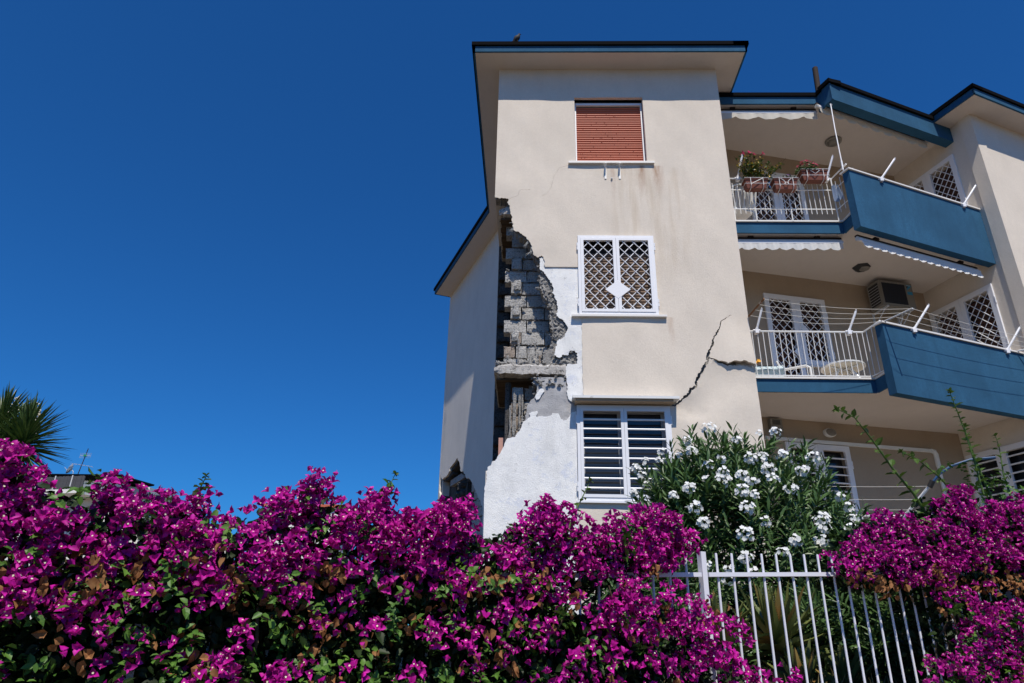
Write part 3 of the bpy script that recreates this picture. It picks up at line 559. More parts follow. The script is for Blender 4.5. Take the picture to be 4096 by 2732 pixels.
# ---------------------------------------------------------------- roofs
RP = [(-1.14, 9.74), (4.05, 9.74), (4.05, 16.5), (1.45, 21.75), (-3.15, 19.8), (-1.14, 15.1)]
mb = MB(); mb.prism(RP, ZS, ZS+.12); mb.build('soffit', 'soffit', BLD, 'pale soffit under the front roof')
def roof_edges(edges, zb, zt, zf, name='fascia', ext=.04):
    for (p, q) in edges:
        mb = MB(); edge_box(mb, p, q, -.03, .004, zb-.003, zt, .004, .004); f = mb.build(name, 'blue_paint', BLD)
        mb = MB(); edge_box(mb, p, q, -.25, ext, zt+.001, zf, ext, ext); mb.build('flashing', 'black_metal', f)
roof_edges([(RP[5], RP[0]), (RP[0], RP[1]), (RP[1], RP[2]), (RP[4], RP[5]), (RP[3], RP[4])], ZS, ZS+.135, ZS+.22)
mb = MB(); mb.prism([(-.9, 9.95), (3.8, 9.95), (3.8, 16.4), (1.3, 21.5), (-2.9, 19.6), (-.9, 15.3)], ZS+.122, ZS+.20); mb.build('roof_deck', 'asphalt', BLD)
# recess roof
mb = MB(); mb.prism([(3.575, 10.86), (5.77, 10.86), (5.88, 10.58), (8.86, 11.82), (8.36, 13.4), (3.575, 12.3)], 10.03, 10.19); mb.build('soffit', 'soffit', BLD, 'shaded ceiling above the top balcony')
roof_edges([((3.575, 10.83), (5.75, 10.83))], 10.02, 10.195, 10.28)
roof_edges([((5.75, 10.83), (5.85, 10.45))], 9.80, 10.195, 10.28)
mb = MB(); edge_box(mb, (5.85, 10.45), (8.90, 11.71), -.2, 0, 9.79, 10.195); f = mb.build('roof_beam', 'blue_paint', BLD, 'deep blue roof beam over the top balcony')
mb = MB(); edge_box(mb, (5.85, 10.45), (8.90, 11.71), -.25, .045, 10.196, 10.28, .045, .02); mb.build('flashing', 'black_metal', f)
mb = MB(); mb.prism([(3.575, 10.9), (5.8, 10.9), (5.9, 10.6), (8.85, 11.85), (8.36, 13.4), (3.575, 12.3)], 10.2, 10.26); mb.build('roof_deck', 'asphalt', BLD)
# tower on the right
E0 = Vector((8.80, 10.68, 0)); E1 = E0+U*7; E2 = E1+V_*6; E3 = E0+V_*2.4
mb = MB(); mb.prism([(E0.x, E0.y), (E1.x, E1.y), (E2.x, E2.y), (E3.x+.9, E3.y+2.2), (E3.x, E3.y)], 10.15, 10.27); mb.build('soffit', 'soffit', BLD, 'pale soffit under the right hand roof')
roof_edges([((E3.x, E3.y), (E0.x, E0.y)), ((E0.x, E0.y), (E1.x, E1.y))], 10.15, 10.285, 10.37)
mb = MB(); mb.fbox(TOW, 0, 6, 0, .25, GZ, 10.15); mb.build('wall', 'stucco', BLD, 'sunlit beige wall at the far right')
mb = MB(); mb.fbox(TOW, 5.8, 6, .25, 6, GZ, 10.15); mb.fbox(TOW, 0.3, 6, 5.8, 6, GZ, 10.15); mb.build('wall', 'stucco', BLD)
# wing wall with its own hole
wh = G('wing'); hole = jag([(.06, 4.40)]+wh[1:]+[(4.05, 1.2), (.30, 1.2), (.42, 3.0), (.30, 3.6), (.10, 3.9)], .35, .07, True)
plate('wing_wall', WING, [(0, GZ-.1), (5.6, GZ-.1), (5.6, ZS), (0, ZS)], [hole], 0, .06, 'stucco_wing', BLD, grid=.35, disp=lambda x, z: .006*math.sin(2*x+z)+.004*math.sin(3*z), label='shaded side wall of the left wing with a hole')
hole2 = [(.62+(p[0]-.62)*.9+.1, p[1]-.10) for p in hole]
plate('wing_masonry', WING, [(.05, GZ), (5.6, GZ), (5.6, ZS), (.05, ZS)], [[(.62+(p[0]-2)*.97+1.36, 2.0+(p[1]-2.0)*.965) for p in hole]], .065, .26, 'block_shade', BLD, rough=.02, grid=.3)
mb = MB(); mb.fbox(WING, -.0, .9, .27, .3, GZ, 4.6); mb.build('wing_pier', 'block_shade', BLD)
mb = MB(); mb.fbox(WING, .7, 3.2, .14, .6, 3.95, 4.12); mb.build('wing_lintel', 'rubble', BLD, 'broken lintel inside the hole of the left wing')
mb = MB(); mb.fbox(WING, 1.95, 2.12, .2, .4, .5, 3.95); mb.fbox(WING, 2.2, 2.34, .3, .45, .5, 3.9); mb.build('wing_post', 'block_shade', BLD)
for row in range(11):
    s_ = 2.45+(row % 2)*.2
    while s_ < 4.1:
        M_ = Matrix(((WING.u.x, WING.n.x, 0, 0), (WING.u.y, WING.n.y, 0, 0), (0, 0, 1, 0), (0, 0, 0, 1))); q = WING.p(s_, .2+rnd.uniform(0, .03), 1.1+row*.2385)
        if 1.1+row*.2385 < 4.25-.5*max(0, s_-2.6): link('concrete_block', rnd.choice(BM), BLD, mw=Matrix.Translation(q) @ M_)
        s_ += .4
mb = MB(); mb.fbox(WING, .02, 5.4, 1.2, 1.3, GZ, 10.2); mb.build('inner_wall', 'interior_shade', BLD); mb = MB(); mb.fbox(WING, .004, .2, .062, 5, GZ, 10.29); mb.build('wing_end_wall', 'stucco_wing', BLD); mb = MB(); mb.fbox(WING, .2, 5.4, .3, 1.2, 4.7, 4.8); mb.build('inner_floor', 'interior_shade', BLD)
for k in range(14):
    q = WING.p(rnd.uniform(.9, 2.0), rnd.uniform(.15, .35), rnd.uniform(3.3, 3.9)); lump(R, q, rnd.uniform(.05, .14)).build('mortar_lump', 'block_shade', BLD)
# back wall and side wall of the recess
OPB = {3: (.43, 1.75, 7.22, 9.57), 2: (.40, 1.75, 4.12, 6.48), 1: (.40, 1.70, 1.0, 3.41)}
holes = [rect(.48, 1.68, 7.28, 9.50), rect(.46, 1.68, 5.04, 6.42), rect(.46, 1.04, 4.14, 5.04), rect(.46, 1.62, 1.95, 3.33)]
holes = [holes[0], [(.46, 4.14), (1.04, 4.14), (1.04, 5.04), (1.68, 5.04), (1.68, 6.42), (.46, 6.42)], holes[3]]
plate('wall', BACK, [(-.75, GZ), (4.216, GZ), (4.216, 10.03), (-.75, 10.03)], holes, 0, .22, 'stucco_recess_shade', BLD, label='shaded beige wall behind the balconies')
holes = [rect(.15, 1.40, 8.12, 9.46), rect(.12, 1.40, 5.02, 6.38), rect(.12, 1.40, 1.95, 3.32)]
plate('wall', SIDE, [(0, GZ), (2.011, GZ), (2.011, 10.15), (0, 10.15)], holes, 0, .22, 'stucco', BLD, label='side wall of the right hand tower with windows')
mb = MB(); mb.fbox(BACK, .2, 4.0, 1.0, 1.05, GZ, 10); mb.fbox(SIDE, .0, 1.9, .8, .85, GZ, 10); mb.build('inner_wall', 'interior_shade', BLD)

# ---------------------------------------------------------------- balconies
def balcony(z):     # z = underside of the slab
    mb = MB(); mb.prism([(3.575, 10.835), (5.755, 10.835), (5.80, 10.46), (8.86, 11.72), (8.36, 13.3), (3.575, 12.25)], z, z+.2); mb.build('balcony_slab', 'soffit', BLD, 'shaded underside of a balcony')
    mb = MB(); edge_box(mb, (3.575, 10.83), (5.75, 10.83), -.03, .003, z-.004, z+.222, 0, .0); edge_box(mb, (5.753, 10.83), (5.80, 10.45), -.03, .003, z-.004, z+.222, 0, .02); f = mb.build('balcony_edge', 'blue_paint', BLD, 'blue band along the balcony edge')
    mb = MB(); edge_box(mb, (3.575, 10.83), (5.765, 10.83), -.22, .035, z+.224, z+.255); mb.build('edge_stone', 'marble', f)
    mb = MB(); edge_box(mb, (5.768, 10.865), (5.80, 10.45), -.2, .03, z+.224, z+.255); mb.build('edge_stone', 'marble', f)
    mb = MB(); edge_box(mb, (5.79, 10.32), (8.90, 11.60), -.15, 0, z-.18, z+1.035, 0, .02); p_ = mb.build('parapet', 'blue_paint', BLD, 'blue painted solid balcony parapet')
    mb = MB(); edge_box(mb, (5.79, 10.32), (8.90, 11.60), -.18, .03, z+1.037, z+1.067, .03, 0); mb.build('coping', 'marble', p_)
for z in (6.96, 3.86, .76): balcony(z)
def railing(zs, style):
    y = 10.80; tp = zs+1.2-.23; F = Frame((3.575, y), (1, 0))
    mb = MB(); zt = zs+.96 if style == 3 else zs+.855
    r_ = mb.tube([(3.58, y, zt), (5.70, y, zt), (5.80, y-.42, zt+.02)], .016, 6)
    if style == 3:
        for h in (.70, .27): mb.tube([(3.58, y, zs+h), (5.70, y, zs+h), (5.80, y-.4, zs+h)], .010, 4)
    else: mb.tube([(3.58, y, zs+.045), (5.70, y, zs+.045), (5.80, y-.4, zs+.045)], .012, 4)
    mb.sm = True; rr = mb.build('railing', 'railing_white', BLD, 'white metal railing on a balcony')
    n = 22; b = MB(); z0, z1 = ((.16, .85) if style == 3 else (.045, .85)); b.tube([(0, 0, z0), (0, 0, z1)], .0065, 5); b.sm = True; me = b.mesh('baluster', 'railing_white')
    b2 = MB(); b2.tube([(0, 0, 0), (0, 0, .95)], .012, 5); me2 = b2.mesh('baluster', 'railing_white')
    for k in range(n+1):
        x = 3.62+2.06*k/n; big = style == 3 and k in (6, 13, 22)
        link('baluster', me2 if big else me, rr, mw=Matrix.Translation((x, y-.004, zs)))
    for k in range(3): f = (k+.6)/3.4; link('baluster', me, rr, mw=Matrix.Translation((5.70+.1*f, y-.42*f, zs)))
railing(7.19, 3); railing(4.09, 2); railing(.99, 2)

# ---------------------------------------------------------------- windows and doors
def bars_diag(F, s0, s1, z0, z1, pitch, d, w, name='lattice_bar', mat='white_metal', skew=1.12, r=.0085):
    for sg in (1, -1):
        for k in range(-40, 41):
            c = s0+(k+.5)*pitch
            pts = []
            # line s = c + sg*(z-z0)/skew
            for z in (z0, z1):
                s_ = c+sg*(z-z0)/skew
                if s0 <= s_ <= s1: pts.append((s_, z))
            for s_ in (s0, s1):
                z = z0+(s_-c)*skew*sg
                if z0 < z < z1: pts.append((s_, z))
            if len(pts) >= 2 and math.dist(pts[0], pts[1]) > .03:
                mb = MB(); dd = d+(.006 if sg > 0 else -.006); mb.tube([F.p(pts[0][0], dd, pts[0][1]), F.p(pts[1][0], dd, pts[1][1])], r, 5, False); mb.sm = True; mb.build(name, mat, w)
def frame_mesh(F, s0, s1, z0, z1, t_, d0, d1, mb=None):
    mb = mb or MB(); mb.fbox(F, s0, s0+t_, d0, d1, z0, z1); mb.fbox(F, s1-t_, s1, d0, d1, z0, z1); mb.fbox(F, s0+t_, s1-t_, d0, d1, z1-t_, z1); mb.fbox(F, s0+t_, s1-t_, d0, d1, z0, z0+t_); return mb
def slats(F, s0, s1, z0, z1, d, pitch, mat, w, bow=.012, name='shutter_slat', sag=0):
    n = int((z1-z0)/pitch)
    for k in range(n):
        z = z0+k*pitch; mb = MB(); pr = [(d+.004, z), (d-bow, z+pitch*.35), (d-bow, z+pitch*.65), (d+.004, z+pitch*.94)]
        q = rnd.uniform(-sag, sag); vs = [F.p(s0, a, b) for a, b in pr]+[F.p(s1, a, b+q) for a, b in pr]
        mb.add(vs, [(i, i+1, 5+i, 4+i) for i in range(3)]+[(3, 0, 4, 7)]); mb.build(name, mat, w)
def reveal(F, s0, s1, z0, z1, d0, d1, mat, w):
    mb = MB(); mb.fbox(F, s0-.02, s0, d0, d1, z0, z1); mb.fbox(F, s1, s1+.02, d0, d1, z0, z1); mb.fbox(F, s0-.02, s1+.02, d0, d1, z1, z1+.02); mb.build('reveal', mat, w)
def sill(F, s0, s1, z0, z1, d0, d1, w, mat='marble'):
    mb = MB(); mb.fbox(F, s0, s1, d0, d1, z0, z1); mb.build('sill', mat, w)
def hinge(F, s_, z, d, w):
    mb = MB(); mb.tube([F.p(s_, d, z-.07), F.p(s_, d, z-.005)], .014, 6); mb.tube([F.p(s_, d, z+.005), F.p(s_, d, z+.07)], .013, 6); mb.sm = True; mb.build('hinge', 'white_metal', w)
# top window: red roller shutter
w = frame_mesh(FAC, .80, 2.104, 8.06, 9.545, .035, .10, .15).build('window', 'white_metal', BLD, 'top window with closed red roller shutter')
reveal(FAC, .80, 2.104, 8.06, 9.59, .004, .2, 'stucco', w); sill(FAC, .665, 2.23, 8.005, 8.048, -.055, .16, w)
mb = MB(); mb.fbox(FAC, .835, 2.07, .085, .14, 9.478, 9.508); mb.build('shutter_box', 'white_metal', w)
slats(FAC, .83, 2.075, 8.062, 9.47, .135, .052, 'red_slat', w, .011, sag=.003)
mb = MB(); mb.fbox(FAC, .83, 2.08, .17, .18, 8.06, 9.55); mb.build('shutter_backing', 'dark_slat', w)
dots = MB()
for k in range(46):
    s_ = rnd.uniform(.87, 2.03); z = 8.09+.052*rnd.randint(1, 24); dots.fbox(FAC, s_, s_+rnd.uniform(.008, .018), .1225, .126, z-.004, z+.004)
dots.build('slat_holes', 'interior_shade', w, kind='stuff')
# brackets below the top window
br = MB()
for x in (1.333, 1.591):
    mb = MB(); mb.fbox(FAC, x-.018, x+.018, -.012, -.002, 7.68, 7.97); mb.fbox(FAC, x-.015, x+.015, -.13, -.012, 7.94, 7.968); mb.add([FAC.p(x-.004, -.12, 7.945), FAC.p(x+.004, -.12, 7.945), FAC.p(x+.004, -.008, 7.75), FAC.p(x-.004, -.008, 7.75), FAC.p(x-.004, -.105, 7.945), FAC.p(x+.004, -.105, 7.945), FAC.p(x+.004, -.008, 7.78), FAC.p(x-.004, -.008, 7.78)], [(0, 1, 2, 3), (7, 6, 5, 4), (0, 3, 7, 4), (1, 5, 6, 2)]); mb.build('wall_bracket', 'railing_white', BLD)
mb = MB(); mb.lathe(FAC.p(1.444, -.03, 7.685), [(.012, 0), (.018, .012), (.016, .03)], 10, (0, 1, 0)); mb.build('pipe_stub', 'aluminium', BLD)
# middle window with lattice
def lattice_window(F, s0, s1, z0, z1, name, label, slat, pitch=.172, plates=True, skew=1.1, dz=0, rail=.09, mid=.128):
    sm = (s0+s1)/2; mb = frame_mesh(F, s0, s1, z0, z1, .045, -.035, .02)
    for a, b in ((s0+.047, sm-.002), (sm+.002, s1-.047)): frame_mesh(F, a, b, z0+.047, z1-.047, .052, -.045, .012, mb)
    w = mb.build(name, 'white_metal', BLD, label)
    for a, b in ((s0+.092, sm-.058), (sm+.058, s1-.092)): bars_diag(F, a, b, z0+.06, z1-.095, pitch, -.012, w, skew=skew)
    slats(F, s0+.08, s1-.08, z0+.02, z1-.22, .12, .056, slat, w, .012)
    mb = MB(); mb.fbox(F, s0, s1, .20, .21, z0, z1); mb.build('shutter_backing', 'interior_shade', w)  # dark sheet added in place of the unlit room behind the slats
    for s_ in (s0-.008, s1+.008):
        for z in (z0+.22, z1-.22): hinge(F, s_, z, -.03, w)
    return w, sm
w, sm = lattice_window(FAC, .800, 2.110, 4.940, 6.462, 'window', 'middle window with white diamond grille over brown shutter', 'brown_slat')
mb = MB()
for sg in (-1, 1):
    c = (sm+sg*.05, 5.40); vs = [(c[0]-sg*.05, c[1]+.17), (c[0]+sg*.16, c[1]), (c[0]-sg*.05, c[1]-.17)]
    mb.add([FAC.p(x, d, z) for d in (-.048, -.03) for x, z in vs], [(0, 1, 2), (5, 4, 3), (0, 3, 4, 1), (1, 4, 5, 2), (2, 5, 3, 0)])
mb.build('lock_plate', 'white_metal', w); sill(FAC, .675, 2.235, 4.897, 4.932, -.06, .1, w); reveal(FAC, .865, 2.045, 4.95, 6.42, .02, .2, 'stucco', w)
# ground floor window with bars
mb = frame_mesh(FAC, .73, 2.172, 1.895, 3.368, .045, -.03, .02); sm = 1.451
for a, b in ((.777, sm-.002), (sm+.002, 2.125)): frame_mesh(FAC, a, b, 1.942, 3.32, .046, -.04, .014, mb)
w = mb.build('window', 'white_metal', BLD, 'ground floor window with white horizontal security bars')
for z in (3.144, 2.992, 2.838, 2.69, 2.535, 2.381, 2.229, 2.085):
    for a, b in ((.82, 1.405), (1.497, 2.08)):
        mb = MB(); mb.tube([FAC.p(a, -.01, z), FAC.p(b, -.01, z)], .0155, 8, False); mb.sm = True; mb.build('security_bar', 'white_metal', w)
for a, b in ((.80, 1.42), (1.48, 2.10)):
    mb = frame_mesh(FAC, a, b, 1.93, 3.33, .05, .13, .17); s_ = mb.build('sash', 'grey_slat', w)
    mb = MB(); mb.fbox(FAC, a+.05, b-.05, .145, .15, 1.98, 3.28); mb.build('pane', 'glass', w)
for s_ in (.722, 2.18):
    for z in (2.1, 3.14): hinge(FAC, s_, z, -.02, w)
mb = MB(); mb.fbox(FAC, .70, 2.20, -.05, .02, 1.862, 1.892); mb.build('sill', 'white_metal', w)
mb = MB(); mb.add([FAC.p(x, d, z) for x in (.655, 2.288) for d, z in ((.05, 3.44), (-.235, 3.42), (-.235, 3.462), (.05, 3.485))], [(0, 1, 5, 4), (1, 2, 6, 5), (2, 3, 7, 6), (3, 0, 4, 7), (3, 2, 1, 0), (4, 5, 6, 7)]); mb.build('window_canopy', 'zinc_white', w, 'thin weathered white canopy over the ground floor window')
mb = MB(); mb.fbox(FAC, .70, 2.2, -.20, .05, 3.385, 3.425); mb.build('canopy_underside', 'stucco_recess_shade', w)
reveal(FAC, .785, 2.115, 1.93, 3.31, .024, .2, 'stucco', w)
# balcony doors and side windows
def door(F, s0, s1, z0, z1, label, slat, full=True, zsill=0, bars=False):
    sm = (s0+s1)/2; mb = MB()
    for i, (a, b) in enumerate(((s0, sm-.002), (sm+.002, s1))):
        zb = z0 if (full or i == 0) else zsill; frame_mesh(F, a, b, zb, z1, .10, -.035, .02, mb)
    w = mb.build('balcony_door' if z0 < 8 and not bars else 'window', 'white_metal', BLD, label)
    for i, (a, b) in enumerate(((s0+.095, sm-.095), (sm+.095, s1-.095))):
        zb = (z0 if (full or i == 0) else zsill)+.08
        if bars:
            z = zb+.13
            while z < z1-.15:
                m2 = MB(); m2.tube([F.p(a, -.01, z), F.p(b, -.01, z)], .015, 6, False); m2.sm = True; m2.build('security_bar', 'white_metal', w); z += .152
            m2 = MB(); m2.fbox(F, a-.05, b+.05, .13, .14, zb-.05, z1-.06); m2.build('pane', 'glass', w)
        else:
            bars_diag(F, a, b, zb, z1-.10, .172, -.012, w, skew=1.12); slats(F, a-.04, b+.04, zb-.05, z1-.09, .13, .056, slat, w, .01)
    hinge(F, s1+.006, z1-.35, -.03, w); hinge(F, s1+.006, (z0 if full else zsill)+.25, -.03, w); return w
w = door(BACK, .40, 1.745, 7.22, 9.57, 'white lattice door on the top balcony with red brown shutters', 'dark_slat')
w = door(BACK, .385, 1.745, 4.12, 6.485, 'white lattice door on the middle balcony beside a half height leaf', 'dark_slat', False, 5.01)
m2 = MB()
for s_, z, sg in ((1.10, 5.75, 1), (1.03, 5.25, -1)):
    vs = [(s_, z+.17), (s_+sg*.17, z), (s_, z-.17)]; m2.add([BACK.p(x, d, q) for d in (-.05, -.03) for x, q in vs], [(0, 1, 2), (5, 4, 3), (0, 3, 4, 1), (1, 4, 5, 2), (2, 5, 3, 0)])
m2.build('lock_plate', 'white_metal', w); sill(BACK, 1.0, 1.80, 4.965, 5.0, -.05, .1, w)
w = door(BACK, .39, 1.70, 1.90, 3.415, 'white barred window on the ground floor terrace wall', 'dark_slat', bars=True); sill(BACK, .36, 1.73, 1.85, 1.89, -.06, .1, w)
w = door(SIDE, .06, 1.465, 8.10, 9.54, 'white lattice window on the top balcony side wall', 'dark_slat')
w = door(SIDE, .035, 1.465, 5.0, 6.45, 'white lattice window on the middle balcony side wall', 'dark_slat')
w = door(SIDE, .06, 1.45, 1.93, 3.40, 'white barred window on the terrace side wall', 'dark_slat', bars=True)
# ---------------------------------------------------------------- fittings on the balconies
def awning(F, s0, s1, ztop, drop, scal, amp, mat, label, dv=0., lean=0., roll=True):
    c = F.p((s0+s1)/2, dv, ztop); A_ = thing('awning', label, 'awning', c, 'rolled awnings under the balconies')
    mb = MB(); mb.fbox(F, s0, s1, dv+.03, dv+.09, ztop-.03, ztop+.0); mb.fbox(F, s0+.4, s0+.5, dv+.0, dv+.12, ztop-.01, ztop+.03); mb.fbox(F, s1-.5, s1-.4, dv+.0, dv+.12, ztop-.01, ztop+.03); mb.build('rail', 'dark_rust', A_)
    mb = MB(); mb.tube([F.p(s0, dv+.05, ztop-.075), F.p(s1, dv+.05, ztop-.075)], .042, 10); mb.sm = True; mb.build('fabric_roll', mat, A_)
    mb = MB(); mb.fbox(F, s0, s1, dv-.015, dv+.015, ztop-.145, ztop-.10); mb.build('front_bar', 'white_metal', A_)
    n = 140; vs = []; R_ = random.Random(int(s1*100+ztop*10))
    for i in range(n+1):
        f = i/n; s_ = s0+.02+(s1-s0-.04)*f; ph = f*scal; zb = ztop-.145-drop+amp*(1-abs(math.sin(math.pi*ph)))*(1 if amp > 0 else 0)
        wv = .008*math.sin(ph*math.pi*2+.4)+.006*math.sin(ph*17.1)
        for j in range(4):
            g = j/3; vs.append(F.p(s_, dv-.012+wv*g+lean*g, (ztop-.12)*(1-g)+zb*g))
    mb = MB(); mb.add(vs, [(i*4+j, (i+1)*4+j, (i+1)*4+j+1, i*4+j+1) for i in range(n) for j in range(3)]); mb.sm = True; mb.build('valance', mat, A_, 'scalloped fabric valance'); return A_
AF = Frame((3.575, 10.93), (1, 0))
awning(AF, .05, 2.18, 10.00, .16, 4.6, .075, 'awning_cream', 'cream awning with wavy edge under the roof beside the front block')
awning(AF, .05, 2.17, 6.94, .15, 9, .05, 'awning_white', 'white scalloped awning below the upper balcony beside the front block')
PF = PARA.sub(0, .40)
awning(PF, .05, 3.00, 9.97, .155, 9, .075, 'awning_cream', 'cream scalloped awning in shade under the blue roof beam', 0)
PF = PARA.sub(0, .20)
awning(PF, .15, 3.18, 6.78, .155, 16, .045, 'awning_white', 'white scalloped awning under the upper blue parapet', 0, -.045)
def clamp(p, tip, label):
    A_ = thing('awning_bracket', label, 'bracket', p, 'white awning arm brackets'); p = Vector(p); tip = Vector(tip); d = (tip-p).normalized()
    mb = MB(); mb.tube([p+d*.03, p+d*.06, tip-d*.03], [.015, .019, .019], 8); mb.sm = True; mb.build('arm', 'white_metal', A_)
    mb = MB(); e = d.orthogonal().normalized(); pts = [tip-d*.03+(e*math.cos(a_)+d*math.sin(a_)*1.0+d*.6)*.02 for a_ in [k*math.pi/3 for k in range(7)]]; mb.tube(pts, .006, 5); mb.build('hook', 'white_metal', A_)
    mb = MB(); mb.tube([p-Vector((.06, 0, .0)), p+Vector((.06, 0, 0))], .022, 8); mb.box(p.x-.03, p.x+.03, p.y-.035, p.y+.05, p.z-.055, p.z+.01); mb.tube([p, p+d*.05], .026, 7); mb.build('clamp', 'white_metal', A_)
rb = 10.79
clamp((3.925, rb, 8.15), (4.04, rb-.10, 8.63), 'white awning arm on the upper railing next to the front block')
clamp((5.60, rb, 8.14), (5.76, rb-.10, 8.62), 'white awning arm on the upper railing near the blue parapet')
clamp((3.89, rb, 4.955), (4.00, rb-.10, 5.34), 'white awning arm on the middle railing next to the front block')
clamp((5.46, rb, 4.95), (5.62, rb-.08, 5.33), 'white awning arm on the middle railing near the blue parapet')
for (s_, z, lab) in ((.76, 8.03, 'white awning arm at the left end of the upper blue parapet'), (2.90, 8.03, 'white awning arm at the right end of the upper blue parapet'), (.68, 4.93, 'white awning arm at the left end of the middle blue parapet'), (2.92, 4.93, 'white awning arm at the right end of the middle blue parapet')):
    b = Vector(PARA.p(s_, -.02, z-.04)); tpt = Vector(PARA.p(s_+.30, -.18, z+.42)); clamp(b, tpt, lab)
# crank rod for the awning
cr = thing('awning_crank', 'thin white awning crank rod hanging at the blue parapet corner', 'crank rod', (5.85, 10.55, 9.7))
mb = MB(); mb.tube([(5.83, 10.52, 9.72), (5.80, 10.50, 9.1), (5.77, 10.46, 8.25)], .011, 6); mb.sm = True; mb.build('rod', 'white_metal', cr)
mb = MB(); mb.tube([(5.77, 10.46, 8.3), (5.765, 10.455, 8.10)], .017, 7); mb.tube([(5.765, 10.455, 8.10), (5.77, 10.45, 8.07), (5.93, 10.42, 8.10)], .010, 6); mb.build('handle', 'white_metal', cr)
mb = MB(); mb.tube([(5.83, 10.52, 9.72), (5.85, 10.56, 9.76), (5.89, 10.6, 9.78)], .02, 6); mb.build('joint', 'white_metal', cr)
# lamps
L = thing('ceiling_lamp', 'round dome lamp on the ceiling of the top balcony', 'lamp', (6.51, 11.95, 10.03))
mb = MB(); mb.lathe((6.51, 11.95, 10.03), [(.15, 0), (.17, -.02), (.165, -.045), (.135, -.05)], 24); mb.sm = True; mb.build('ring', 'ac_white', L)
mb = MB(); mb.lathe((6.51, 11.95, 9.985), [(.133, 0), (.12, -.03), (.085, -.055), (.03, -.066)], 24); mb.sm = True; mb.build('glass_dome', 'lamp_glass', L)
L = thing('ceiling_lamp', 'angular lamp on the ceiling of the middle balcony', 'lamp', (6.6, 12.06, 6.96))
mb = MB(); mb.lathe((6.6, 12.06, 6.96), [(.17, 0), (.175, -.015), (.10, -.075)], 6); mb.build('body', 'ac_grille', L)
mb = MB(); mb.lathe((6.63, 12.02, 6.885), [(.10, .015), (.095, -.0), (.06, -.02)], 16); mb.sm = True; mb.build('glass_disc', 'lamp_glass', L)
L = thing('wall_lamp', 'oval bulkhead lamp on the wall above the terrace', 'lamp', BACK.p(1.35, 0, 3.65))
mb = MB(); c = Vector(BACK.p(1.35, 0, 3.655)); n_ = 22; vs = []
for (sc, d) in ((1, 0), (1, -.05), (.86, -.075), (.62, -.095), (.25, -.105)):
    for k in range(n_): a_ = 2*math.pi*k/n_; vs.append(c+BACK.u*(.125*sc*math.cos(a_))+Vector((0, 0, .085*sc*math.sin(a_)))+BACK.n*d)
mb.add(vs[:3*n_], [(i*n_+k, i*n_+(k+1) % n_, (i+1)*n_+(k+1) % n_, (i+1)*n_+k) for i in range(2) for k in range(n_)]); mb.sm = True; mb.build('rim', 'plastic_white', L)
mb = MB(); mb.add(vs[2*n_:], [(i*n_+k, i*n_+(k+1) % n_, (i+1)*n_+(k+1) % n_, (i+1)*n_+k) for i in range(2) for k in range(n_)]+[tuple(range(2*n_, 3*n_))]); mb.sm = True; mb.build('glass_cover', 'lamp_glass', L)
L = thing('siren_box', 'pale plastic siren box on the terrace wall beside the front block', 'box', BACK.p(.23, 0, 3.7))
mb = MB(); mb.fbox(BACK, .11, .35, -.09, 0, 3.56, 3.82); mb.build('body', 'ac_white', L)
for k in range(6): mb = MB(); mb.fbox(BACK, .15, .31, -.094, -.088, 3.71+k*.015, 3.717+k*.015); mb.build('vent_slot', 'ac_grille', L)
# air conditioner
AC = thing('air_conditioner', 'white outdoor air conditioner unit hung below the middle balcony ceiling', 'air conditioner', BACK.p(3.3, -.2, 6.25))
s0, s1, z0, z1, d0, d1 = 2.75, 3.52, 6.30, 6.87, -.45, -.10
mb = MB(); mb.fbox(BACK, s0, s1, d0, d1, z0, z1); mb.build('body', 'ac_white', AC)
mb = MB(); frame_mesh(BACK, s0+.02, s1-.15, z0+.02, z1-.025, .03, d0-.012, d0-.002, mb); mb.build('grille_frame', 'ac_white', AC)
mb = MB(); mb.fbox(BACK, s0+.045, s1-.178, d0-.005, d0-.001, z0+.045, z1-.05); mb.build('fan_recess', 'ac_grille', AC)
for k in range(22): mb = MB(); z = z0+.055+k*.0213; mb.fbox(BACK, s0+.045, s1-.178, d0-.012, d0-.007, z, z+.004); mb.build('grille_wire', 'label_dark', AC)
for k in range(5): mb = MB(); s_ = s0+.10+k*.1; mb.fbox(BACK, s_, s_+.004, d0-.014, d0-.0125, z0+.05, z1-.05); mb.build('grille_wire', 'label_dark', AC)
mb = MB(); mb.fbox(BACK, s0-.004, s0-.001, d0+.04, d1-.04, z0+.05, z1-.05); mb.build('side_coil', 'ac_grille', AC)
for k in range(7): mb = MB(); z = z0+.09+k*.06; mb.fbox(BACK, s0-.010, s0-.006, d0+.04, d1-.04, z, z+.006); mb.build('grille_wire', 'aluminium', AC)
mb = MB(); mb.fbox(BACK, s1-.135, s1-.025, d0-.004, d0-.001, z1-.075, z1-.048); mb.build('badge', 'label_blue', AC); mb = MB(); mb.add([BACK.p(s1-.135, d0-.005, z1-.077), BACK.p(s1-.135, d0-.005, z1-.13), BACK.p(s1-.085, d0-.005, z1-.077)], [(0, 1, 2)]); mb.build('badge', 'label_dark', AC)
mb = MB(); q = [BACK.p(s1-.083, d0-.006, z1-.077), BACK.p(s1-.135, d0-.006, z1-.132), BACK.p(s1-.130, d0-.006, z1-.175), BACK.p(s1-.025, d0-.006, z1-.077)]; mb.add(q, [(0, 1, 2, 3)]); mb.build('badge', 'label_blue', AC)
mb = MB(); mb.fbox(BACK, s1-.14, s1-.02, d0-.004, d0-.001, z1-.27, z1-.20); mb.build('badge', 'label_blue', AC)
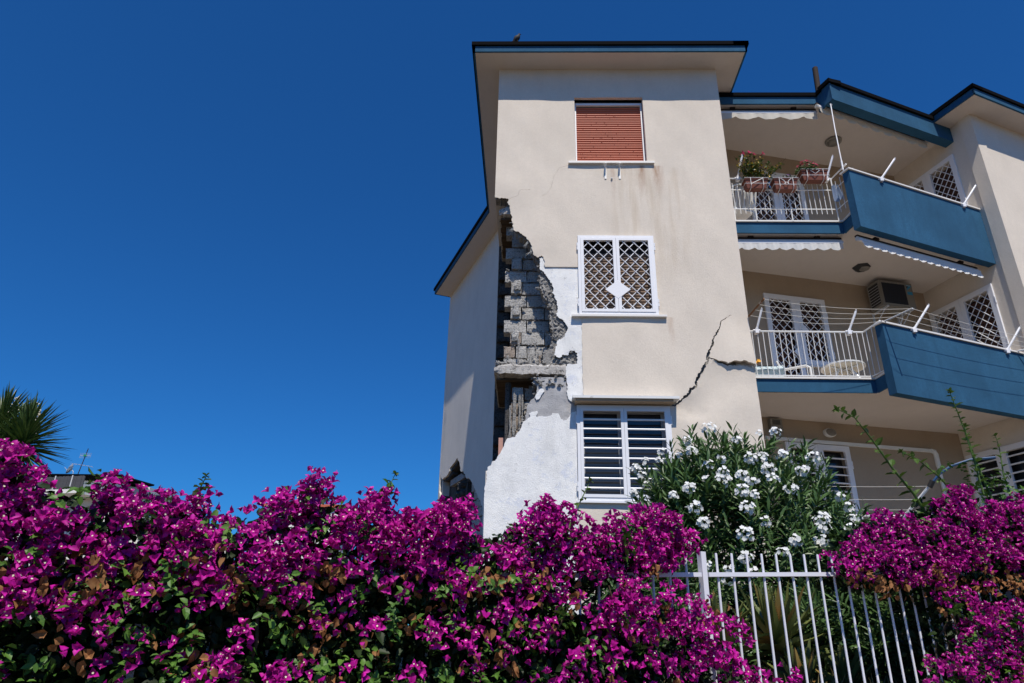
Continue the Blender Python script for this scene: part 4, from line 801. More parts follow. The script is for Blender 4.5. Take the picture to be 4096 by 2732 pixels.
def text(parent, body, F, s_, d, z, size, mat):
    cu = bpy.data.curves.new('lettering', 'FONT'); cu.body = body; cu.size = size; cu.extrude = .0005
    o = bpy.data.objects.new('lettering_curve', cu); COL.objects.link(o); dg = bpy.context.evaluated_depsgraph_get(); me = bpy.data.meshes.new_from_object(o.evaluated_get(dg)); bpy.data.objects.remove(o)
    me.materials.clear(); me.materials.append(MATS[mat]); M_ = Matrix(((F.u.x, 0, -F.n.x, 0), (F.u.y, 0, -F.n.y, 0), (0, 1, 0, 0), (0, 0, 0, 1)))
    link('lettering', me, parent, mw=Matrix.Translation(F.p(s_, d, z)) @ M_)
text(AC, 'DAIKIN', BACK, s1-.130, d0-.006, z1-.071, .026, 'plastic_white')
for s_ in (s0+.08, s1-.1):
    mb = MB(); mb.fbox(BACK, s_, s_+.035, d0-.02, 0, z0-.035, z0-.003); mb.fbox(BACK, s_, s_+.035, -.03, -.001, z0-.3, z0-.04); mb.tube([BACK.p(s_+.017, d0+.08, z0-.03), BACK.p(s_+.017, -.02, z0-.28)], .012, 5); mb.build('wall_support', 'aluminium', AC)
mb = MB(); mb.tube([BACK.p(s1-.15, -.2, z0), BACK.p(s1-.15, -.2, z0-.1), BACK.p(s1-.2, -.12, z0-.3), BACK.p(s1-.2, -.03, z0-.5)], .014, 6); mb.sm = True; mb.build('drain_hose', 'plastic_white', AC)
# conduit on the terrace wall
cd = thing('wall_conduit', 'white plastic conduit running along and down the terrace wall', 'conduit', BACK.p(2, 0, 3.45))
mb = MB(); mb.fbox(BACK, .0, 3.50, -.05, -.002, 3.43, 3.49); mb.build('trunking', 'plastic_white', cd)
mb = MB(); mb.tube([BACK.p(3.48, -.03, 3.46), BACK.p(3.54, -.03, 3.45), BACK.p(3.565, -.03, 3.40), BACK.p(3.565, -.03, 3.15)], .045, 8); mb.sm = True; mb.build('elbow', 'plastic_white', cd)
mb = MB(); mb.tube([BACK.p(3.565, -.03, 3.2), BACK.p(3.565, -.03, .9)], .035, 8); mb.sm = True; mb.build('down_pipe', 'plastic_white', cd)
# stove pipe on the recess roof
sp = thing('stove_pipe', 'tall thin dark stove pipe rising above the recessed roof', 'chimney pipe', (5.9, 11.0, 10.2))
mb = MB(); mb.lathe((5.885, 11.0, 10.1), [(.055, 0), (.055, 1.04), (.046, 1.05), (.046, .8)], 14, (.045, 0, 1)); mb.sm = True; mb.build('pipe', 'dark_rust', sp)
mb = MB(); mb.lathe((5.89, 11.0, 10.26), [(.09, 0), (.085, .02), (.058, .05)], 14); mb.build('collar', 'black_metal', sp)
# flower boxes
def petal_flower(n, l, wd, lift):
    vs = [(0, 0, 0)]; fs = []
    for k in range(n):
        a_ = 2*math.pi*k/n; e = (math.cos(a_), math.sin(a_)); t_ = (-e[1], e[0]); b = len(vs)
        vs += [(e[0]*l*.55+t_[0]*wd, e[1]*l*.55+t_[1]*wd, lift*.5), (e[0]*l, e[1]*l, lift), (e[0]*l*.55-t_[0]*wd, e[1]*l*.55-t_[1]*wd, lift*.5)]; fs += [(0, b, b+1), (0, b+1, b+2)]
    return np.array(vs, float), [tuple(reversed(f)) for f in fs]
LEAF = (np.array([(0, 0, 0), (.3, .24, .06), (.3, -.24, .06), (.36, 0, 0), (.68, .20, .03), (.68, -.20, .03), (1, 0, -.08)], float), [(0, 3, 1), (0, 2, 3), (1, 3, 4), (3, 2, 5), (3, 6, 4), (3, 5, 6)])
def planter(x0, x1, y, z0, z1, label, holder):
    T_ = thing('flower_box', label, 'flower box', ((x0+x1)/2, y, z0), 'flower boxes on the upper railing'); h = z1-z0; dp = .19
    vs = []
    for (zz, i) in ((z0, .03), (z1-.03, .0), (z1-.03, -.012), (z1, -.012), (z1, .012), (z0+.04, .04)): vs += [(x0+i, y-dp+i, zz), (x1-i, y-dp+i, zz), (x1-i, y-i, zz), (x0+i, y-i, zz)]
    mb = MB(); mb.add(vs, [(3, 2, 1, 0)]+[(r_*4+k, r_*4+(k+1) % 4, r_*4+4+(k+1) % 4, r_*4+4+k) for r_ in range(5) for k in range(4)]+[(20, 21, 22, 23)]); mb.build('box', 'terracotta_plastic', T_)
    mb = MB(); mb.box(x0+.02, x1-.02, y-dp+.02, y-.02, z0+.1, z1-.03); mb.build('soil', 'soil', T_)
    for zz in (z1-.0, z0+.07): mb = MB(); mb.tube([(x0-.02, y, zz), (x0-.02, y-dp-.02, zz), (x1+.02, y-dp-.02, zz), (x1+.02, y, zz)], .0055, 5); mb.build('holder_wire', 'railing_white', T_)
    for xx in (x0+.09, x1-.09): mb = MB(); mb.tube([(xx, y-dp-.022, z1), (xx, y-dp-.022, z0+.03), (xx, y-dp+.03, z0-.015), (xx, y, z0-.015)], .006, 5); mb.build('holder_wire', 'railing_white', T_)
    cx = (x0+x1)/2; mb = MB()
    if holder == 'scroll': pts = [(cx+sg*(.10-.075*math.sin(t_*2.2)), y-dp-.025, z1-.02-.13*t_) for sg in (1, -1) for t_ in [0, .2, .4, .6, .8, 1]]; mb.tube(pts[:6], .006, 5); mb.tube(pts[6:], .006, 5); mb.tube([(cx-.028, y-dp-.025, z1-.15), (cx-.03, y-dp-.025, z1-.12), (cx, y-dp-.025, z1-.11), (cx+.03, y-dp-.025, z1-.12), (cx+.028, y-dp-.025, z1-.15)], .006, 5)
    elif holder == 'heart': mb.tube([(cx-.03, y-dp-.025, z1-.02), (cx-.06, y-dp-.025, z1-.0), (cx-.08, y-dp-.025, z1-.04), (cx, y-dp-.025, z1-.11), (cx+.08, y-dp-.025, z1-.04), (cx+.06, y-dp-.025, z1), (cx+.03, y-dp-.025, z1-.02)], .006, 5)
    else: mb.tube([(x0+.1, y-dp-.025, z0+.06), (x1-.1, y-dp-.025, z1-.02)], .006, 5)
    mb.build('holder_scroll', 'railing_white', T_); return T_
def foliage(T_, name, mat, pts, size, R_, up_=.4, stuff='leaves', keep=0):
    P_ = np.array(pts); K = len(P_); X_ = R_.normal(0, 1, (K, 3)); X_[:, 2] = X_[:, 2]*.6+up_; Z_ = R_.normal(0, .6, (K, 3)); Z_[:, 2] += .8; Z_[:, 1] -= .4
    M_ = frames_dir(P_, X_, Z_, R_.uniform(.7, 1.3, K)*size); link(name, scatter_mesh(name, mat, [LEAF], M_, np.zeros(K, int)), T_, kind='stuff')
    return M_
R8 = np.random.default_rng(5)
yb = 10.775
T1 = planter(3.99, 4.40, yb, 7.80, 8.0, 'terracotta flower box with a tall straggly yellowing hibiscus plant', 'diag')
stems = []; lp = []; tips = []
for k in range(30):
    p = Vector((R8.uniform(4.03, 4.36), yb-.1, 7.98)); d = Vector((R8.normal(.22, .5), R8.normal(-.15, .2), 1)); d.normalize(); pts = [p.copy()]
    ln = R8.uniform(.30, .66)
    for i in range(7): p = p+d*ln/7; d = (d+Vector((R8.normal(0, .12), R8.normal(0, .08), .05))).normalized(); pts.append(p.copy())
    mb = MB(); mb.tube(pts, [.005]*5+[.003]*3, 4); mb.build('stem', 'bark', T1); tips.append(pts[-1])
    for i in range(30): f = R8.uniform(.25, 1); q = pts[min(7, int(f*7))]; lp.append(q+Vector(R8.normal(0, .022, 3)))
lp = np.array(lp); s_ = R8.random(len(lp)) < .3; foliage(T1, 'leaves', 'pot_leaf', lp[~s_], .058, R8); foliage(T1, 'yellow_leaves', 'pot_leaf_yellow', lp[s_], .05, R8)
tr_v, tr_f = petal_flower(5, .055, .022, .03)
for tp_ in sorted(tips, key=lambda q: -q.z)[:4]:
    m = MB(); m.add(tr_v, tr_f); m.tube([(0, 0, 0), (0, 0, -.05)], [.01, .004], 5); link('flower', m.mesh('flower', 'pink_petal'), T1, mw=Matrix.Translation(tp_) @ Vector((R8.normal(.5, .3), R8.normal(-.6, .2), .5)).to_track_quat('Z', 'Y').to_matrix().to_4x4())
T2 = planter(4.52, 4.95, yb, 7.78, 8.0, 'terracotta flower box with violet flowers in a scrolled holder', 'scroll')
lp = R8.uniform((4.53, yb-.15, 7.98), (4.90, yb-.03, 8.07), (60, 3)); foliage(T2, 'leaves', 'pot_leaf', lp, .05, R8)
pk_v, pk_f = petal_flower(5, .024, .012, .006)
def blooms(T_, mat, P_, sz=1.):
    for p in P_: m = MB(); m.add(pk_v*sz, pk_f); link('flower', m.mesh('flower', mat), T_, mw=Matrix.Translation(p) @ Vector((R8.normal(0, .4), R8.normal(-.7, .3), .8)).to_track_quat('Z', 'Y').to_matrix().to_4x4())
blooms(T2, 'violet_petal', R8.uniform((4.80, yb-.16, 8.04), (4.90, yb-.08, 8.12), (9, 3)))
foliage(T2, 'violet_leaves', 'pot_leaf', R8.uniform((4.78, yb-.15, 7.99), (4.93, yb-.06, 8.09), (50, 3)), .045, R8)
T3 = planter(5.06, 5.54, yb, 7.99, 8.20, 'raised terracotta flower box with pink flowers in a heart holder', 'heart')
th = R8.uniform(0, 6.28, 420); rr_ = np.sqrt(R8.random(420)); lp = np.c_[5.21+.23*rr_*np.cos(th), yb-.10+.13*rr_*np.sin(th), 8.19+.25*(1-rr_**2)*R8.random(420)]
foliage(T3, 'leaves', 'pot_leaf', lp, .045, R8)
th = R8.uniform(0, 6.28, 34); rr_ = np.sqrt(R8.random(34)); blooms(T3, 'pink_petal', np.c_[5.22+.23*rr_*np.cos(th), yb-.14+.1*rr_*np.sin(th), 8.27+.18*(1-rr_**2)], 1.15)
# hanging cloths
mb = MB(); n = 14; vs = []
for i in range(n+1):
    for j in range(9):
        f = i/n; g = j/8; wd = .05+.05*g; vs.append((5.70+(f-.5)*wd*2.2+.05*g, 10.77-.02+.022*math.sin(f*11+g*2)-.02*g, 7.97-g*(.36+.04*math.sin(f*7))))
mb.add(vs, [(i*9+j, (i+1)*9+j, (i+1)*9+j+1, i*9+j+1) for i in range(n) for j in range(8)]); mb.sm = True; mb.build('hanging_cloth', 'blue_cloth', label='small grey blue cloth hanging on the upper railing', cat='cloth')
mb = MB(); n = 24; vs = []
for i in range(n+1):
    f = i/n
    for j in range(11): g = j/10; sagz = -.10*(4*f*(1-f))*max(0, .5-g); vs.append((3.66+f*.62, 10.835+.03*math.sin(g*9+f*2)+.012*math.sin(f*9), 4.37-.02*f-g*.25+sagz*.8))
mb.add(vs, [(i*11+j, (i+1)*11+j, (i+1)*11+j+1, i*11+j+1) for i in range(n) for j in range(10)]); mb.sm = True; mb.build('draped_towel', 'towel_blue', label='pale blue towel draped behind the middle balcony railing', cat='towel')
tf = thing('toy_pot', 'dark pot with an orange and yellow flower on the middle balcony', 'flower pot', (3.95, 11.3, 4.12)); mb = MB(); mb.box(3.72, 4.16, 11.0, 11.16, 4.12, 4.40); mb.build('pot', 'black_rubber', tf)
pv, pf = petal_flower(6, .04, .018, .012)
for k in range(3): m = MB(); m.add(pv, pf); link('flower', m.mesh('flower', 'yellow_flower' if k else 'red_slat'), tf, mw=Matrix.Translation((3.86+k*.03, 11.0-.02*k, 4.42+.02*k)) @ Vector((.1*k, -1, .4)).to_track_quat('Z', 'Y').to_matrix().to_4x4())
# chairs and tables
def chair(x, y, z, label, rot):
    C_ = thing('plastic_chair', label, 'chair', (x, y, z)); M_ = Matrix.Translation((x, y, z)) @ Matrix.Rotation(rot, 4, 'Z')
    def part(nm, mb): link(nm, mb.mesh(nm, 'plastic_white'), C_, mw=M_)
    mb = MB(); mb.box(-.24, .24, -.22, .22, .40, .43); part('seat', mb)
    for k in range(5): mb = MB(); mb.hexa([(-.2+k*.085, .20, .44), (-.145+k*.085, .20, .44), (-.145+k*.085, .22, .44), (-.2+k*.085, .22, .44), (-.2+k*.085, .30, .84), (-.145+k*.085, .30, .84), (-.145+k*.085, .315, .84), (-.2+k*.085, .315, .84)]); part('back_slat', mb)
    mb = MB(); mb.tube([(-.26, .2, .43), (-.26, .31, .84), (-.15, .33, .89), (.15, .33, .89), (.26, .31, .84), (.26, .2, .43)], .022, 6); part('back_frame', mb)
    for sx in (-1, 1): mb = MB(); mb.tube([(sx*.26, .22, .66), (sx*.28, -.18, .66), (sx*.27, -.24, .62), (sx*.27, -.24, 0)], .024, 6); part('armrest', mb)
    for sx in (-1, 1):
        for sy in (-1, 1): mb = MB(); mb.tube([(sx*.22, sy*.2, .41), (sx*.27, sy*.26, 0)], .022, 5); part('leg', mb)
chair(3.98, 11.25, 7.2, 'white plastic armchair on the top balcony next to the front block', rad(200))
chair(5.0, 12.0, 4.0, 'white folding chair on the middle balcony behind the railing', rad(60))
tb = thing('garden_table', 'round white garden table on the middle balcony by the parapet', 'table', (5.42, 11.15, 4.1)); M_ = Matrix.Translation((5.42, 11.15, 4.1))
mb = MB(); mb.lathe((0, 0, .30), [(.34, 0), (.36, .01), (.36, .03), (.34, .04)], 28); mb.sm = True; link('table_top', mb.mesh('table_top', 'plastic_white'), tb, mw=M_)
mb = MB(); mb.lathe((0, 0, .298), [(.33, 0), (.25, .0005)], 28); link('table_underside', mb.mesh('table_underside', 'ivory_cloth'), tb, mw=M_)
for k in range(4): a_ = k*math.pi/2+.5; mb = MB(); mb.tube([(.12*math.cos(a_), .12*math.sin(a_), .29), (.3*math.cos(a_), .3*math.sin(a_), 0)], .025, 6); link('leg', mb.mesh('leg', 'plastic_white'), tb, mw=M_)
for k in range(2): a_ = k*math.pi/2+.5; mb = MB(); mb.tube([(.3*math.cos(a_), .3*math.sin(a_), .28), (-.3*math.cos(a_), -.3*math.sin(a_), .28)], .015, 5); link('brace', mb.mesh('brace', 'plastic_white'), tb, mw=M_)
mb = MB(); mb.tube([(3.585, 10.95, 5.35), (4.02, 11.9, 4.15)], .012, 5); mb.build('leaning_pole', 'aluminium', label='thin metal pole leaning behind the middle balcony railing', cat='pole')
# clotheslines
def line(p, q, sag, r_=.003, n=14):
    p, q = Vector(p), Vector(q); mb = MB(); mb.tube([p.lerp(q, i/n)-Vector((0, 0, sag*4*(i/n)*(1-i/n))) for i in range(n+1)], r_, 4, False); return mb
cl = thing('clothesline', 'rusty bracket clothesline strung across the middle balcony', 'clothesline', (4.7, 10.1, 5.0))
a0, a1 = Vector((3.572, 10.18, 4.93)), Vector((3.69, 9.72, 5.02)); b0, b1 = Vector((5.83, 10.33, 4.925)), Vector((6.05, 9.84, 4.93))
e0, e1 = Vector(PARA.p(3.2, -.03, 4.93)), Vector(PARA.p(3.55, -.5, 4.93))
mb = MB(); mb.tube([a0, a1], .016, 6); mb.build('arm', 'rust', cl); mb = MB(); mb.tube([b0, b1], .014, 6); mb.build('arm', 'zinc_white', cl); mb = MB(); mb.tube([e0, e1], .014, 6); mb.build('arm', 'zinc_white', cl)
for f in (.98, .68, .38, .06):
    line(a0.lerp(a1, f), b0.lerp(b1, f), .10-.03*f).build('line', 'wire', cl)
    if f > .1: line(b0.lerp(b1, f), e0.lerp(e1, f), .03).build('line', 'wire', cl)
cl = thing('clothesline', 'clothesline with a blue hose end above the ground floor terrace rail', 'clothesline', (4.9, 10.3, 1.9))
b0, b1 = Vector((5.62, 10.60, 1.78)), Vector((5.98, 10.28, 2.24)); a0 = Vector((3.6, 10.5, 1.80)); a1 = Vector((3.6, 10.15, 2.2))
mb = MB(); mb.tube([b0, b1], .022, 7); mb.build('arm', 'zinc_white', cl); mb = MB(); mb.tube([b1-Vector((.03, -.02, .05)), b1+Vector((.02, -.01, .04))], .04, 7); mb.build('tape', 'black_rubber', cl)
mb = MB(); mb.tube([b1, b1+Vector((.12, -.05, .14)), b1+Vector((.30, -.1, .25)), b1+Vector((.55, -.15, .33)), b1+Vector((.9, -.2, .36))], .02, 7); mb.sm = True; mb.build('hose', 'blue_hose', cl)
for f in (.93, .55, .25): line(a0.lerp(a1, f), b0.lerp(b1, f), .02).build('line', 'wire', cl)
# pigeon on the eave
pg = thing('pigeon', 'dark pigeon perched on the front edge of the roof', 'bird', (-.31, 9.72, 10.52))
def blob(path, rs, n=10):
    mb = MB(); mb.tube(path, rs, n); mb.sm = True; return mb
x, y, z = -.31, 9.72, 10.52
blob([(x-.075, y, z+.015), (x-.05, y, z+.045), (x-.02, y, z+.085), (x+.012, y, z+.125), (x+.028, y, z+.160), (x+.033, y, z+.185), (x+.04, y, z+.205), (x+.045, y, z+.215)], [.012, .035, .055, .05, .032, .022, .024, .010]).build('body', 'feather', pg)
blob([(x-.02, y, z+.06), (x-.06, y, z+.02), (x-.12, y, z-.01)], [.03, .025, .008], 6).build('tail', 'feather', pg)
blob([(x+.055, y, z+.203), (x+.08, y, z+.197)], [.008, .002], 5).build('beak', 'dark_rust', pg)
for dy in (-.018, .018): blob([(x+.0, y+dy, z+.04), (x+.005, y+dy, z)], [.006, .005], 5).build('leg', 'dark_rust', pg)
# ---------------------------------------------------------------- iron fence
fe = thing('iron_fence', 'white painted iron picket fence in front of the garden', 'fence', FEN.p(1.5, 0, -.3))
zr = lambda s_: .336+.0545*(s_-1.04)
mb = MB()
for a, b in ((-3.2, 1.015), (1.065, 5.2)):
    P_ = FEN.p; h = .011
    mb.add([P_(a, -.02, zr(a)-h), P_(b, -.02, zr(b)-h), P_(b, .02, zr(b)-h), P_(a, .02, zr(a)-h), P_(a, -.02, zr(a)+h), P_(b, -.02, zr(b)+h), P_(b, .02, zr(b)+h), P_(a, .02, zr(a)+h)], [(3, 2, 1, 0), (4, 5, 6, 7), (0, 1, 5, 4), (1, 2, 6, 5), (2, 3, 7, 6), (3, 0, 4, 7)])
mb.build('rail', 'white_fence', fe)
for s_ in (-1.6, 1.04, 3.65): mb = MB(); mb.fbox(FEN, s_-.016, s_+.016, -.018, .018, -.32, zr(s_)+.118); mb.build('post', 'white_fence', fe)
pk = MB(); pk.tube([(0, 0, -.68), (0, 0, -.02), (0, 0, .105), (0, 0, .112)], [.0068, .0068, .0068, .0055], 8); pk.sm = True; pkm = pk.mesh('picket', 'white_fence')
for k in list(range(-34, 0))+list(range(1, 36)):
    s_ = 1.04+k*.1088+(-.008 if k > 0 else .0)
    if abs(s_+1.6) < .04 or abs(s_-3.65) < .04: continue
    q = FEN.p(s_, 0, zr(s_)); link('picket', pkm, fe, mw=Matrix.Translation(q))

# ---------------------------------------------------------------- bougainvillea
def bract_flower(seed, n=3):
    R_ = np.random.default_rng(seed); vs = []; fs = []
    for k in range(n):
        a_ = 2*math.pi*k/n+R_.normal(0, .12); e = np.array((math.cos(a_), math.sin(a_), 0)); t_ = np.array((-e[1], e[0], 0)); op = R_.uniform(.75, 1.25); b = len(vs)
        for (r_, h, w_) in ((.03, 0, .05), (.20*op, .20, .25), (.38*op, .40, .22), (.66*op, .50+R_.normal(0, .05), 0)):
            c = e*r_+np.array((0, 0, h))
            if w_ > 0: vs += [c+t_*w_+np.array((0, 0, .10))-e*.08*w_/.25, c, c-t_*w_+np.array((0, 0, .10))-e*.08*w_/.25]
            else: vs += [c]
        for i in (0, 1):
            q = b+i*3; fs += [(q, q+1, q+4), (q, q+4, q+3), (q+1, q+2, q+5), (q+1, q+5, q+4)]
        q = b+6; fs += [(q, q+1, q+3), (q+1, q+2, q+3)]
    return np.array(vs), fs
BR = [bract_flower(i) for i in range(6)]
def floret():
    vs = [(0, 0, .50)]; fs = []; n = 10
    for k in range(n): r_ = .115 if k % 2 == 0 else .075; vs.append((r_*math.cos(2*math.pi*k/n), r_*math.sin(2*math.pi*k/n), .525))
    fs = [(0, 1+k, 1+(k+1) % n) for k in range(n)]; b = len(vs); vs += [(.02, 0, .05), (-.01, .017, .05), (-.01, -.017, .05), (.02, 0, .5), (-.01, .017, .5), (-.01, -.017, .5)]
    fs += [(b, b+1, b+4), (b, b+4, b+3), (b+1, b+2, b+5), (b+1, b+5, b+4), (b+2, b, b+3), (b+2, b+3, b+5)]; return np.array(vs), fs
FL = [floret()]
def dry(seed):
    R_ = np.random.default_rng(seed); v = LEAF[0].copy(); v[:, 1] *= 1.5; v[:, 2] += R_.normal(0, .1, len(v))-.25*v[:, 0]**2+.35*np.abs(v[:, 1]); return v, LEAF[1]
DRY = [dry(i) for i in range(5)]
def bleaf(seed):
    R_ = np.random.default_rng(seed); v = LEAF[0].copy(); v[:, 1] *= 1.25; v[:, 2] += .18*np.abs(v[:, 1])-.12*v[:, 0]**2+R_.normal(0, .015, len(v)); return v, LEAF[1]
BL = [bleaf(i) for i in range(4)]
def Fp(a): return np.array([FEN.p(*r_) for r_ in a])   # (s, d, z)
def sample(poly, n):
    A_ = np.array(poly); lo = A_.min(0); hi = A_.max(0); out = np.zeros((0, 2))
    while len(out) < n: q = rng.uniform(lo, hi, (n*3, 2)); out = np.r_[out, q[inpoly(q, poly)]]
    return out[:n]
nF = np.array(FEN.n); outd = -nF     # toward the street
def hedge(name, label, base, dense, sparse, cones, dens_n, sparse_n, fill_polys, fill_n, whorls, drypolys, dry_n, shoots, extra=()):
    H = thing(name, label, 'bougainvillea', base)
    C_ = []; cs = []
    q = sample(dense, dens_n); C_ += [(a, -rng.uniform(-.05, .20), z-.03-(.085 if -2.08 < a < -1.80 else .045 if -.38 < a < .0 else 0)) for a, z in q]; cs += [rng.integers(8, 18) for _ in q]
    for (a, z) in cones:
        for k in range(3): C_.append((a+rng.normal(0, .02), -rng.uniform(-.02, .14), z-.02-.03*k+rng.normal(0, .012))); cs.append(rng.integers(9, 14))
    for poly, n in zip(sparse, sparse_n):
        q = sample(poly, n); C_ += [(a, -rng.uniform(.10, .27), z) for a, z in q]; cs += [rng.integers(5, 14) for _ in q]
    for e in extra: C_.append(e); cs.append(9)
    Cw = Fp(C_); P_ = []; Z_ = []
    for c, n in zip(Cw, cs):
        dirs = rng.normal(0, .75, (n, 3))+outd*.55+np.array((0, 0, .55)); dirs /= np.linalg.norm(dirs, axis=1, keepdims=True)
        r_ = .0175*np.sqrt(n)*rng.uniform(.55, 1.1, (n, 1)); P_.append(c+dirs*r_*np.array((1, 1, .9))); Z_.append(dirs+rng.normal(0, .3, (n, 3)))
    P_ = np.concatenate(P_); Z_ = np.concatenate(Z_); K = len(P_); sz = rng.uniform(.028, .042, K); M_ = frames(P_, Z_, sz); ids = rng.integers(0, 6, K)
    score = (P_ @ outd)*1.0+.8*sz*20*0+rng.normal(0, .05, K)+.25*P_[:, 2]
    vis = np.abs(P_[:, 0]/P_[:, 1]) < .78; score = np.where(vis, score, score-5)
    spread(H, 'bract_flower', 'bract_flowers', 'bract', BR, M_, ids, score, 300)
    has = rng.random(K) < .5; link('florets', scatter_mesh('florets', 'floret', FL, M_[has], np.zeros(has.sum(), int)), H, kind='stuff')
    # fill leaves
    Q = []; 
    for poly, n in zip(fill_polys, fill_n):
        q = sample(poly, n); Q += [(a, -rng.uniform(-.24, .10), z-.05) for a, z in q]
    Q = Fp(Q); K = len(Q); X_ = rng.normal(0, 1, (K, 3)); X_[:, 2] -= .35; Zz = rng.normal(0, .5, (K, 3))+outd*.5+np.array((0, 0, .7))
    link('inner_leaves', scatter_mesh('inner_leaves', 'bougain_leaf_shade', BL, frames_dir(Q, X_, Zz, rng.uniform(.032, .058, K)), rng.integers(0, 4, K)), H, kind='stuff')
    # bright leaf whorls
    Q = []; X_ = []; Zz = []
    for poly, n, off in whorls:
        q = sample(poly, n)
        for a, z in q:
            c = np.array(FEN.p(a, -rng.uniform(*off), z)); ax = rng.normal(0, .4, 3)+outd*.5+np.array((0, 0, .7)); ax /= np.linalg.norm(ax)
            m = rng.integers(5, 10); ph = rng.uniform(0, 6.28)
            e1 = np.cross(ax, (0, 0, 1.)) if abs(ax[2]) < .95 else np.array((1., 0, 0)); e1 /= np.linalg.norm(e1); e2 = np.cross(ax, e1)
            for k in range(m):
                a_ = ph+k*2.4; dr = e1*math.cos(a_)+e2*math.sin(a_); Q.append(c-ax*.012*k*.8+rng.normal(0, .004, 3)); X_.append(dr+ax*rng.uniform(-.3, .5)); Zz.append(ax+rng.normal(0, .25, 3))
    Q = np.array(Q); K = len(Q); sc = Q @ outd+rng.normal(0, .03, K)
    spread(H, 'leaf', 'leaves', 'bougain_leaf', BL, frames_dir(Q, X_, Zz, rng.uniform(.026, .046, K)), rng.integers(0, 4, K), sc, 300)
    # dried bracts
    Q = []; 
    for poly, n in zip(drypolys, dry_n):
        for a, z in sample(poly, n):
            c = np.array(FEN.p(a, -rng.uniform(.05, .24), z)); Q += [c+rng.normal(0, .022, 3) for _ in range(rng.integers(3, 9))]
    Q = np.array(Q); K = len(Q); X_ = rng.normal(0, .55, (K, 3)); X_[:, 2] -= .9; Zz = rng.normal(0, .6, (K, 3))+outd; sc = Q @ outd+rng.normal(0, .05, K)
    spread(H, 'dry_bract', 'dry_bracts', 'dry_bract', DRY, frames_dir(Q, X_, Zz, rng.uniform(.026, .044, K)), rng.integers(0, 5, K), sc, 300)
    # woody stems
    for k in range(26):
        A_ = np.array(dense); a = rng.uniform(max(A_[:, 0].min(), 2.75) if A_[:, 0].min() > 1 else A_[:, 0].min(), min(.7, A_[:, 0].max()) if A_[:, 0].min() < 1 else A_[:, 0].max()); p = Vector(FEN.p(a, rng.uniform(-.05, .15), -.3)); pts = [p]
        for i in range(6): p = p+Vector((rng.normal(0, .05), rng.normal(0, .03), rng.uniform(.06, .13))); pts.append(p)
        mb = MB(); mb.tube(pts, [.011, .01, .009, .008, .006, .005, .004], 5); mb.build('stem', 'bark', H)
    for pts, rr_, off, ls in shoots:
        W_ = [Vector(FEN.p(a, off, z)) for a, z in pts]; fine = []
        for i in range(len(W_)-1): fine += [W_[i].lerp(W_[i+1], t_) for t_ in (0, .33, .66)]
        fine.append(W_[-1]); n = len(fine); mb = MB(); mb.tube(fine, [rr_*(1-.75*i/(n-1)) for i in range(n)], 6); mb.sm = True; sh = mb.build('shoot', 'green_stem', H, 'long green leafy shoot rising above the flowers')
        Q = []; X_ = []; S_ = []; L_ = sum((fine[i+1]-fine[i]).length for i in range(n-1)); m = max(12, int(L_/.030)); ph = 0
        for k in range(m):
            f = .08+.92*k/(m-1); i = min(n-2, int(f*(n-1))); p = fine[i].lerp(fine[i+1], f*(n-1)-i); d = (fine[i+1]-fine[i]).normalized(); ph += 2.4; e1 = d.orthogonal().normalized(); e2 = d.cross(e1)
            Q.append(p); X_.append(e1*math.cos(ph)+e2*math.sin(ph)+d*.45); S_.append(ls*(1-.45*f)*rng.uniform(.75, 1.2))
        for k in range(7): Q.append(fine[-1]); e = Vector(rng.normal(0, 1, 3)); X_.append(e.normalized()+d*.7); S_.append(ls*.42)
        K = len(Q); Mx = frames_dir(np.array(Q), np.array(X_), np.tile((0, 0, 1.), (K, 1))+rng.normal(0, .3, (K, 3)), np.array(S_)); mes = []
        for pv_, pf_ in BL: m_ = bpy.data.meshes.new('leaf'); m_.from_pydata([tuple(v) for v in pv_], [], pf_); m_.materials.append(MATS['shoot_leaf']); mes.append(m_)
        for i in range(K): link('leaf', mes[i % 4], sh, mw=Matrix(Mx[i].tolist()))
    return H
ht = G('hedge_top'); hu = G('hedge_under'); hl = G('hedge_low')
denseL = ht+hu[:4]+[(.45, .34), (.2, .28), (-.1, .25), (-.5, .22), (-.9, .24), (-1.3, .18), (-1.7, .14), (-2.25, .15)]
allL = ht+hu+hl
lowlobe = [(.30, .20), (.50, .27), (.64, .22), (.84, .19), (.98, .14), (1.0, .09), (.93, .06), (.90, .0), (.80, -.05), (.55, .0), (.35, .08)]
lowlobe2 = [(.70, -.02), (.95, -.03), (1.06, -.07), (1.18, -.06), (1.30, -.13), (1.38, -.18), (1.3, -.27), (.75, -.27)]
midL = [(-2.25, .24), (-1.3, .26), (-.5, .28), (.2, .27), (.15, .18), (.4, .15), (.7, -.05), (.75, -.27), (-2.05, -.27)]
sh = DATA['lead_shoots']
hedge('bougainvillea_hedge', 'large magenta bougainvillea hedge covering the left part of the fence', FEN.p(-.6, 0, -.3), denseL, [midL, lowlobe, lowlobe2], G('cones'), 400, [105, 44, 30], [allL, midL], [14000, 17000],
      [(midL, 240, (.08, .26)), (denseL, 80, (.05, .22))], [[(-2.25, .27), (-.5, .30), (.2, .30), (.9, .42), (.2, .2), (-.5, .1), (-2.2, .1)], midL, lowlobe], [62, 60, 10], [(sh[5], .006, -.12, .05), (sh[6], .005, -.12, .045), (sh[7], .005, -.1, .05)],
      [(1.117, -.12, .076), (1.13, -.12, .05), (1.152, -.13, .039)])
rtp = G('right_top'); rbl = G('right_band_low'); rlo = G('right_low')
denseR = rtp+rbl
allR = rtp+[(4.5, -.28), (2.75, -.28), (2.7, .1), (2.6, .35)]+rbl[4:]
